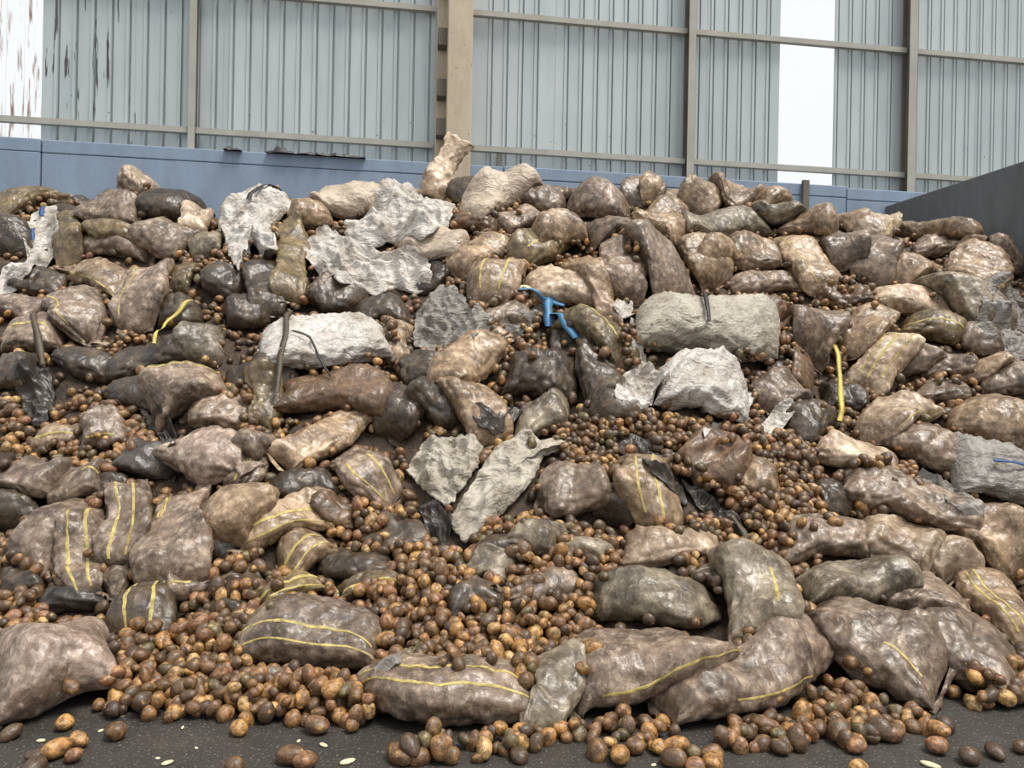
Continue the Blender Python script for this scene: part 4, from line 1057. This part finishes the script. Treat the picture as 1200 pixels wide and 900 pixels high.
POT = []      # centre, radius
def inpoly(x, y, pl):
    c = False; n = len(pl); j = n - 1
    for i in range(n):
        if (pl[i][1] > y) != (pl[j][1] > y) and x < (pl[j][0] - pl[i][0]) * (y - pl[i][1]) / (pl[j][1] - pl[i][1]) + pl[i][0]: c = not c
        j = i
    return c
H0S = H.copy(); OPEN0 = blur(H, 12, 2) - H
ZB = sheet(GX, GS, 0 * GX)[..., 2]; CPH = np.cos(phi_at(GX, GS))
NB = [(1,0),(-1,0),(0,1),(0,-1),(.7,.7),(-.7,.7),(.7,-.7),(-.7,-.7)]
def drop(X, s, r, maxpile, steps=30):
    i = int((X - X0g) / RES); j = int((s - S0g) / RES); k = max(2, int(round(r * 1.25 / RES)))
    for _ in range(steps):
        if not (k + 4 < i < NX - k - 5 and k + 4 < j < NS - k - 5): return None
        z0 = ZB[i, j] + H[i, j] * CPH[i, j]; best = -0.80 * k * RES; bi = None
        for a, b_ in NB:
            ii, jj = i + int(round(a * k)), j + int(round(b_ * k)); dz = ZB[ii, jj] + H[ii, jj] * CPH[ii, jj] - z0
            if dz < best: best = dz; bi = (ii, jj)
        if bi is None: break
        i, j = bi
    if (NOPOT[i, j] and rp.random() < .96) or H[i, j] - H0S[i, j] > maxpile or (OPEN0[i, j] < -0.02 and rp.random() < 0.93): return None
    X = gx[i] + rp.uniform(-.5, .5) * RES; s = gs[j]
    k = max(1, int(r * 0.55 / RES))
    h = H[i-k:i+k+1, j-k:j+k+1]; hm = 0.35 * h.max() + 0.65 * h.mean()
    c = sheet(X, s, hm + r * 0.55)
    kk = int(r / RES) + 1; ii, jj = np.meshgrid(np.arange(-kk, kk+1), np.arange(-kk, kk+1), indexing='ij')
    d2 = (ii * RES) ** 2 + (jj * RES) ** 2; top = hm + r * 0.55 + np.sqrt(np.clip(r * r - d2, 0, None))
    sub = H[i-kk:i+kk+1, j-kk:j+kk+1]
    if sub.shape == top.shape: sub[:] = np.where(d2 < r * r, np.maximum(sub, top), sub)
    return c
# where the photograph shows loose potatoes, with how many to let fall there
ZONES = [
 ([(118,742),(180,722),(270,735),(298,780),(420,800),(430,836),(300,828),(200,838),(130,828)], 440),
 ([(432,700),(520,660),(600,690),(690,700),(720,760),(660,790),(600,790),(450,800),(440,740)], 560),
 ([(380,590),(480,590),(520,650),(540,700),(440,700),(410,630)], 190),
 ([(560,590),(700,600),(740,640),(700,700),(600,690),(560,640)], 230),
 ([(640,490),(720,470),(870,480),(940,520),(940,640),(880,640),(820,520),(740,520),(700,560),(660,530)], 620),
 ([(770,595),(850,600),(880,640),(800,630)], 70),
 ([(880,520),(960,530),(985,620),(930,640),(900,620)], 240),
 ([(0,620),(40,650),(55,730),(10,740),(0,720)], 150),
 ([(0,455),(60,470),(150,450),(210,500),(150,540),(40,535),(0,560)], 230),
 ([(250,440),(300,430),(320,520),(270,480)], 60),
 ([(250,640),(340,650),(320,720),(250,760),(220,740)], 150),
 ([(300,800),(440,790),(440,835),(300,838)], 75),
 ([(470,850),(610,850),(640,862),(600,880),(480,885)], 56),
 ([(610,840),(700,836),(800,850),(820,884),(700,884),(620,868)], 46),
 ([(840,846),(960,820),(1080,815),(1110,850),(1000,868),(860,872)], 130),
 ([(1130,800),(1170,770),(1210,760),(1210,812),(1150,818)], 90),
 ([(580,300),(640,300),(640,440),(590,440),(570,390)], 130),
 ([(700,360),(760,380),(760,420),(720,400)], 50),
 ([(860,330),(930,330),(920,400),(870,390)], 80),
 ([(950,320),(1020,330),(1030,370),(960,360)], 70),
 ([(1060,430),(1160,420),(1150,500),(1080,500)], 110),
 ([(1000,540),(1080,530),(1080,580),(1010,570)], 70),
 ([(340,380),(460,370),(480,430),(440,450)], 60),
 ([(560,250),(620,240),(610,280),(560,280)], 40),
 ([(920,460),(1010,440),(1010,500),(930,520)], 70),
]
def srange(): return float(np.clip(rp.lognormal(math.log(0.0345), 0.18), 0.023, 0.049))
cnt = 0
bl = blurred()
for pl, n in ZONES:
    p = np.array(pl); ok = 0
    x0, y0 = p.min(0); x1, y1 = p.max(0)
    anchor = [locate(x, y, 0.03) for x, y in pl]
    an = np.array(anchor); 
    lo, hi = an.min(0), an.max(0); tries = 0
    while ok < n * 0.62 and tries < n * 8:
        tries += 1
        X = rp.uniform(lo[0], hi[0]); s = rp.uniform(lo[1], hi[1])
        if not inpoly(X, s, anchor): continue
        r = srange(); c = drop(X, s, r, 0.11)
        if c is None: continue
        POT.append((c, r)); ok += 1; cnt += 1
# gaps everywhere else: potatoes that rolled into the hollows between sacks
for rnd in range(7):
    op = blur(H, 12, 2) - H
    vis = (GS > -0.25) & (GX > -5.6) & (GX < 5.4) & (op > 0.035) & (GS < ridge(GX) + 0.1)
    idx = np.argwhere(vis); idx = idx[rp.choice(len(idx), min(330, len(idx)), replace=False)]
    for i, j in idx:
        r = srange() * 0.96; c = drop(gx[i], gs[j], r, 0.055, 8)
        if c is not None: POT.append((c, r))

# single potatoes out on the floor, each where it lies
FLOORP = [
 (76,846,.040,4,'golden potato on the floor just below the large pinkish sack'),
 (13,858,.036,6,'dull brown potato alone at the left edge of the floor'),
 (92,866,.040,4,'golden potato touching two others on the left floor'),
 (67,876,.048,0,'biggest golden potato of the small left floor cluster'),
 (86,884,.036,8,'reddish brown potato at the foot of the left floor cluster'),
 (44,884,.034,9,'dark shrivelled potato left of the left floor cluster'),
 (40,897,.045,9,'dark potato cut by the lower picture edge at left'),
 (136,856,.044,7,'split potato lying alone on the left floor'),
 (280,852,.040,4,'single bright golden potato on open floor, left of centre'),
 (275,895,.040,3,'brown potato at the lower picture edge, left of centre'),
 (371,849,.046,2,'round brown potato on the floor below the broad striped sack'),
 (398,836,.046,0,'oblong golden potato at the rim of the left spill'),
 (340,884,.046,2,'brown potato of a pair on the floor, left one'),
 (358,890,.050,8,'rusty potato of a pair on the floor, right one'),
 (204,834,.040,4,'golden potato rolled out under the left spill'),
 (727,884,.046,0,'oblong golden potato in front of the largest front sack'),
 (702,883,.022,2,'tiny potato in front of the largest front sack'),
 (745,874,.040,7,'brown potato behind the oblong golden one at the front'),
 (772,874,.038,4,'yellow potato left in the front trio'),
 (792,872,.042,0,'golden potato right in the front trio'),
 (790,887,.050,3,'brown cut potato at the bottom of the front trio'),
 (815,896,.042,8,'rusty potato at the lower edge right of the front trio'),
 (836,892,.048,0,'golden potato at the lower edge right of the rusty one'),
 (872,858,.044,6,'flat brown potato before the second front sack'),
 (895,848,.046,2,'brown potato leaning on the second front sack'),
 (912,860,.036,10,'greenish potato on the right floor'),
 (928,856,.040,0,'oblong golden potato right of the greenish one'),
 (960,852,.042,3,'round brown potato alone on the right floor'),
 (1003,872,.044,8,'round reddish potato alone below the right spill'),
 (1020,862,.036,10,'green tinted potato beside the round reddish one'),
 (1048,858,.046,2,'dusty potato rolled right of the green tinted one'),
 (1098,854,.046,0,'potato nearest the right end of the right spill'),
 (1098,872,.046,8,'split orange potato below the right spill'),
 (1137,884,.044,9,'dark grey potato, left of two on the bare right floor'),
 (1166,879,.038,9,'dark grey potato, right of two on the bare right floor'),
 (1196,874,.034,3,'potato cut by the right picture edge on the floor'),
 (1006,898,.036,4,'golden potato cut by the lower edge at right'),
 (470,886,.040,2,'pale brown potato at the lower edge left of the front pile'),
]
def floor_pt(px, py, r):
    rr = ray(px, py); k = (r - CAMZ) / rr[2]; return CAMP + k * rr
for (px, py, r, tint, lab) in FLOORP:
    c = floor_pt(px, py, r * 0.84); k = [i for i in range(16) if i % 12 == tint % 12][0]
    o = link('potato', HVAR[k]); o.location = (c[0], c[1], r * 0.80); sc = r / 0.04
    o.scale = (sc, sc, sc * 0.95); o.rotation_euler = (rp.normal(0, .12), rp.normal(0, .12), rp.uniform(0, 6.28))
    tag(o, lab, 'potato', 'loose potatoes scattered on the floor')

# the largest in view become things of their own, the rest is one mass
bpy.context.view_layer.update(); dg = bpy.context.evaluated_depsgraph_get()
C_ = np.array([p[0] for p in POT]); Rr = np.array([p[1] for p in POT])
uv = project(C_); size = Rr / C_[:, 1]
order = np.argsort(-size)
def zone_label(u, v):
    if v > 838: 
        return ('muddy potato among those under the nearest striped sack' if u < 620 else 'potato lying on the floor edge before the front middle sacks' if u < 835 else 'potato in the loose fringe before the right front sacks')
    if u < 125: return 'loose potato at the left edge behind the large pinkish sack'
    if u < 310: return 'loose brown potato in the lower left spill right of the large pinkish sack'
    if u < 450: return 'loose potato around the foot of the broad striped sack'
    if u < 730: return 'loose brown potato in the lower middle spill behind the front row'
    if u < 960: return 'loose potato wedged between the front sacks right of the middle'
    return 'loose potato at the foot of the right slope'
TNAME = ['golden brown', 'brown', 'dull brown', 'dark brown', 'bright golden', 'rusty brown', 'very dark brown', 'muddy brown', 'reddish', 'blackish', 'greenish', 'pale golden']
own = set(); VC = Vector(CAMP)
for i in order:
    if len(own) >= 262: break
    u, v = uv[i]
    if not (-5 < u < 1205 and 0 < v < 905): continue
    dvec = Vector(C_[i]) - VC; L_ = dvec.length
    hit, loc, *_r = SC.ray_cast(dg, VC, dvec.normalized(), distance=L_ - Rr[i] * 1.2)
    if hit: continue
    own.add(int(i))
for i in sorted(own):
    kk_ = int(rp.integers(0, 16)); o = link('potato', HVAR[kk_]); o.location = C_[i]; sc = Rr[i] / 0.04
    o.scale = (sc, sc, sc); o.rotation_euler = tuple(rp.uniform(0, 6.28, 3))
    z = zone_label(*uv[i]); tag(o, TNAME[kk_ % 12] + ' ' + z[z.index('potato'):], 'potato', z.replace('loose ', '').replace('potato', 'potatoes', 1))
rest = [i for i in range(len(POT)) if i not in own]
vs, qs, tsn, cols = [], [], [], []
nv = len(LV); tint = np.array(TINTS)
for k, i in enumerate(rest):
    v = (LVAR[int(rp.integers(0, 10))] * Rr[i]) @ rotm(rp).T + C_[i]
    vs.append(v); qs.append(LQ + k * nv); tsn.append(LT + k * nv)
    cols.append(np.tile(tint[int(rp.integers(0, 12))] * rp.uniform(.68, 1.05), (nv, 1)))
me = mesh_np('loose_potatoes', np.vstack(vs), [np.vstack(qs), np.vstack(tsn)])
ca = me.attributes.new('tint', 'FLOAT_COLOR', 'POINT'); cc4 = np.ones((len(rest) * nv, 4), np.float32); cc4[:, :3] = np.vstack(cols)
ca.data.foreach_set('color', cc4.ravel())
tag(link('loose_potatoes', me, M['potato']), 'countless small brown potatoes spilling between the sacks up the slope', 'potatoes', kind='stuff')
print('POTATOES', len(POT), 'own', len(own), 'sacks', len(SACKS))

# crumbs of peel and grit on the floor
SCR = [(48,868,.02),(118,856,.015),(144,838,.016),(196,894,.022),(214,852,.012),(350,868,.014),(379,873,.02),(407,893,.03),(690,865,.014),(766,896,.014),(1090,897,.035),(1012,838,.02),(185,888,.012),(230,876,.01)]
for k, (px, py, r) in enumerate(SCR):
    c = floor_pt(px, py, 0.004); v = potato_shape(LV, rp, False) * np.array([r, r * .7, r * .3])
    o = link('peel_crumb', mesh_np('peel_crumb', v, [LQ, LT]), M['scrap'], None, (c[0], c[1], r * .25)); o.rotation_euler = (0, 0, rp.uniform(0, 6))
    tag(o, 'pale crumb of potato peel on the dark floor', 'crumb', 'pale peel crumbs on the floor')
c = floor_pt(1181, 820, 0.01); v = potato_shape(LV, rp, False) * np.array([.04, .02, .008])
tag(link('red_scrap', mesh_np('red_scrap', v, [LQ, LT]), M['red'], None, (c[0], c[1], .008)), 'flat red scrap on the floor at the right end of the heap', 'scrap')
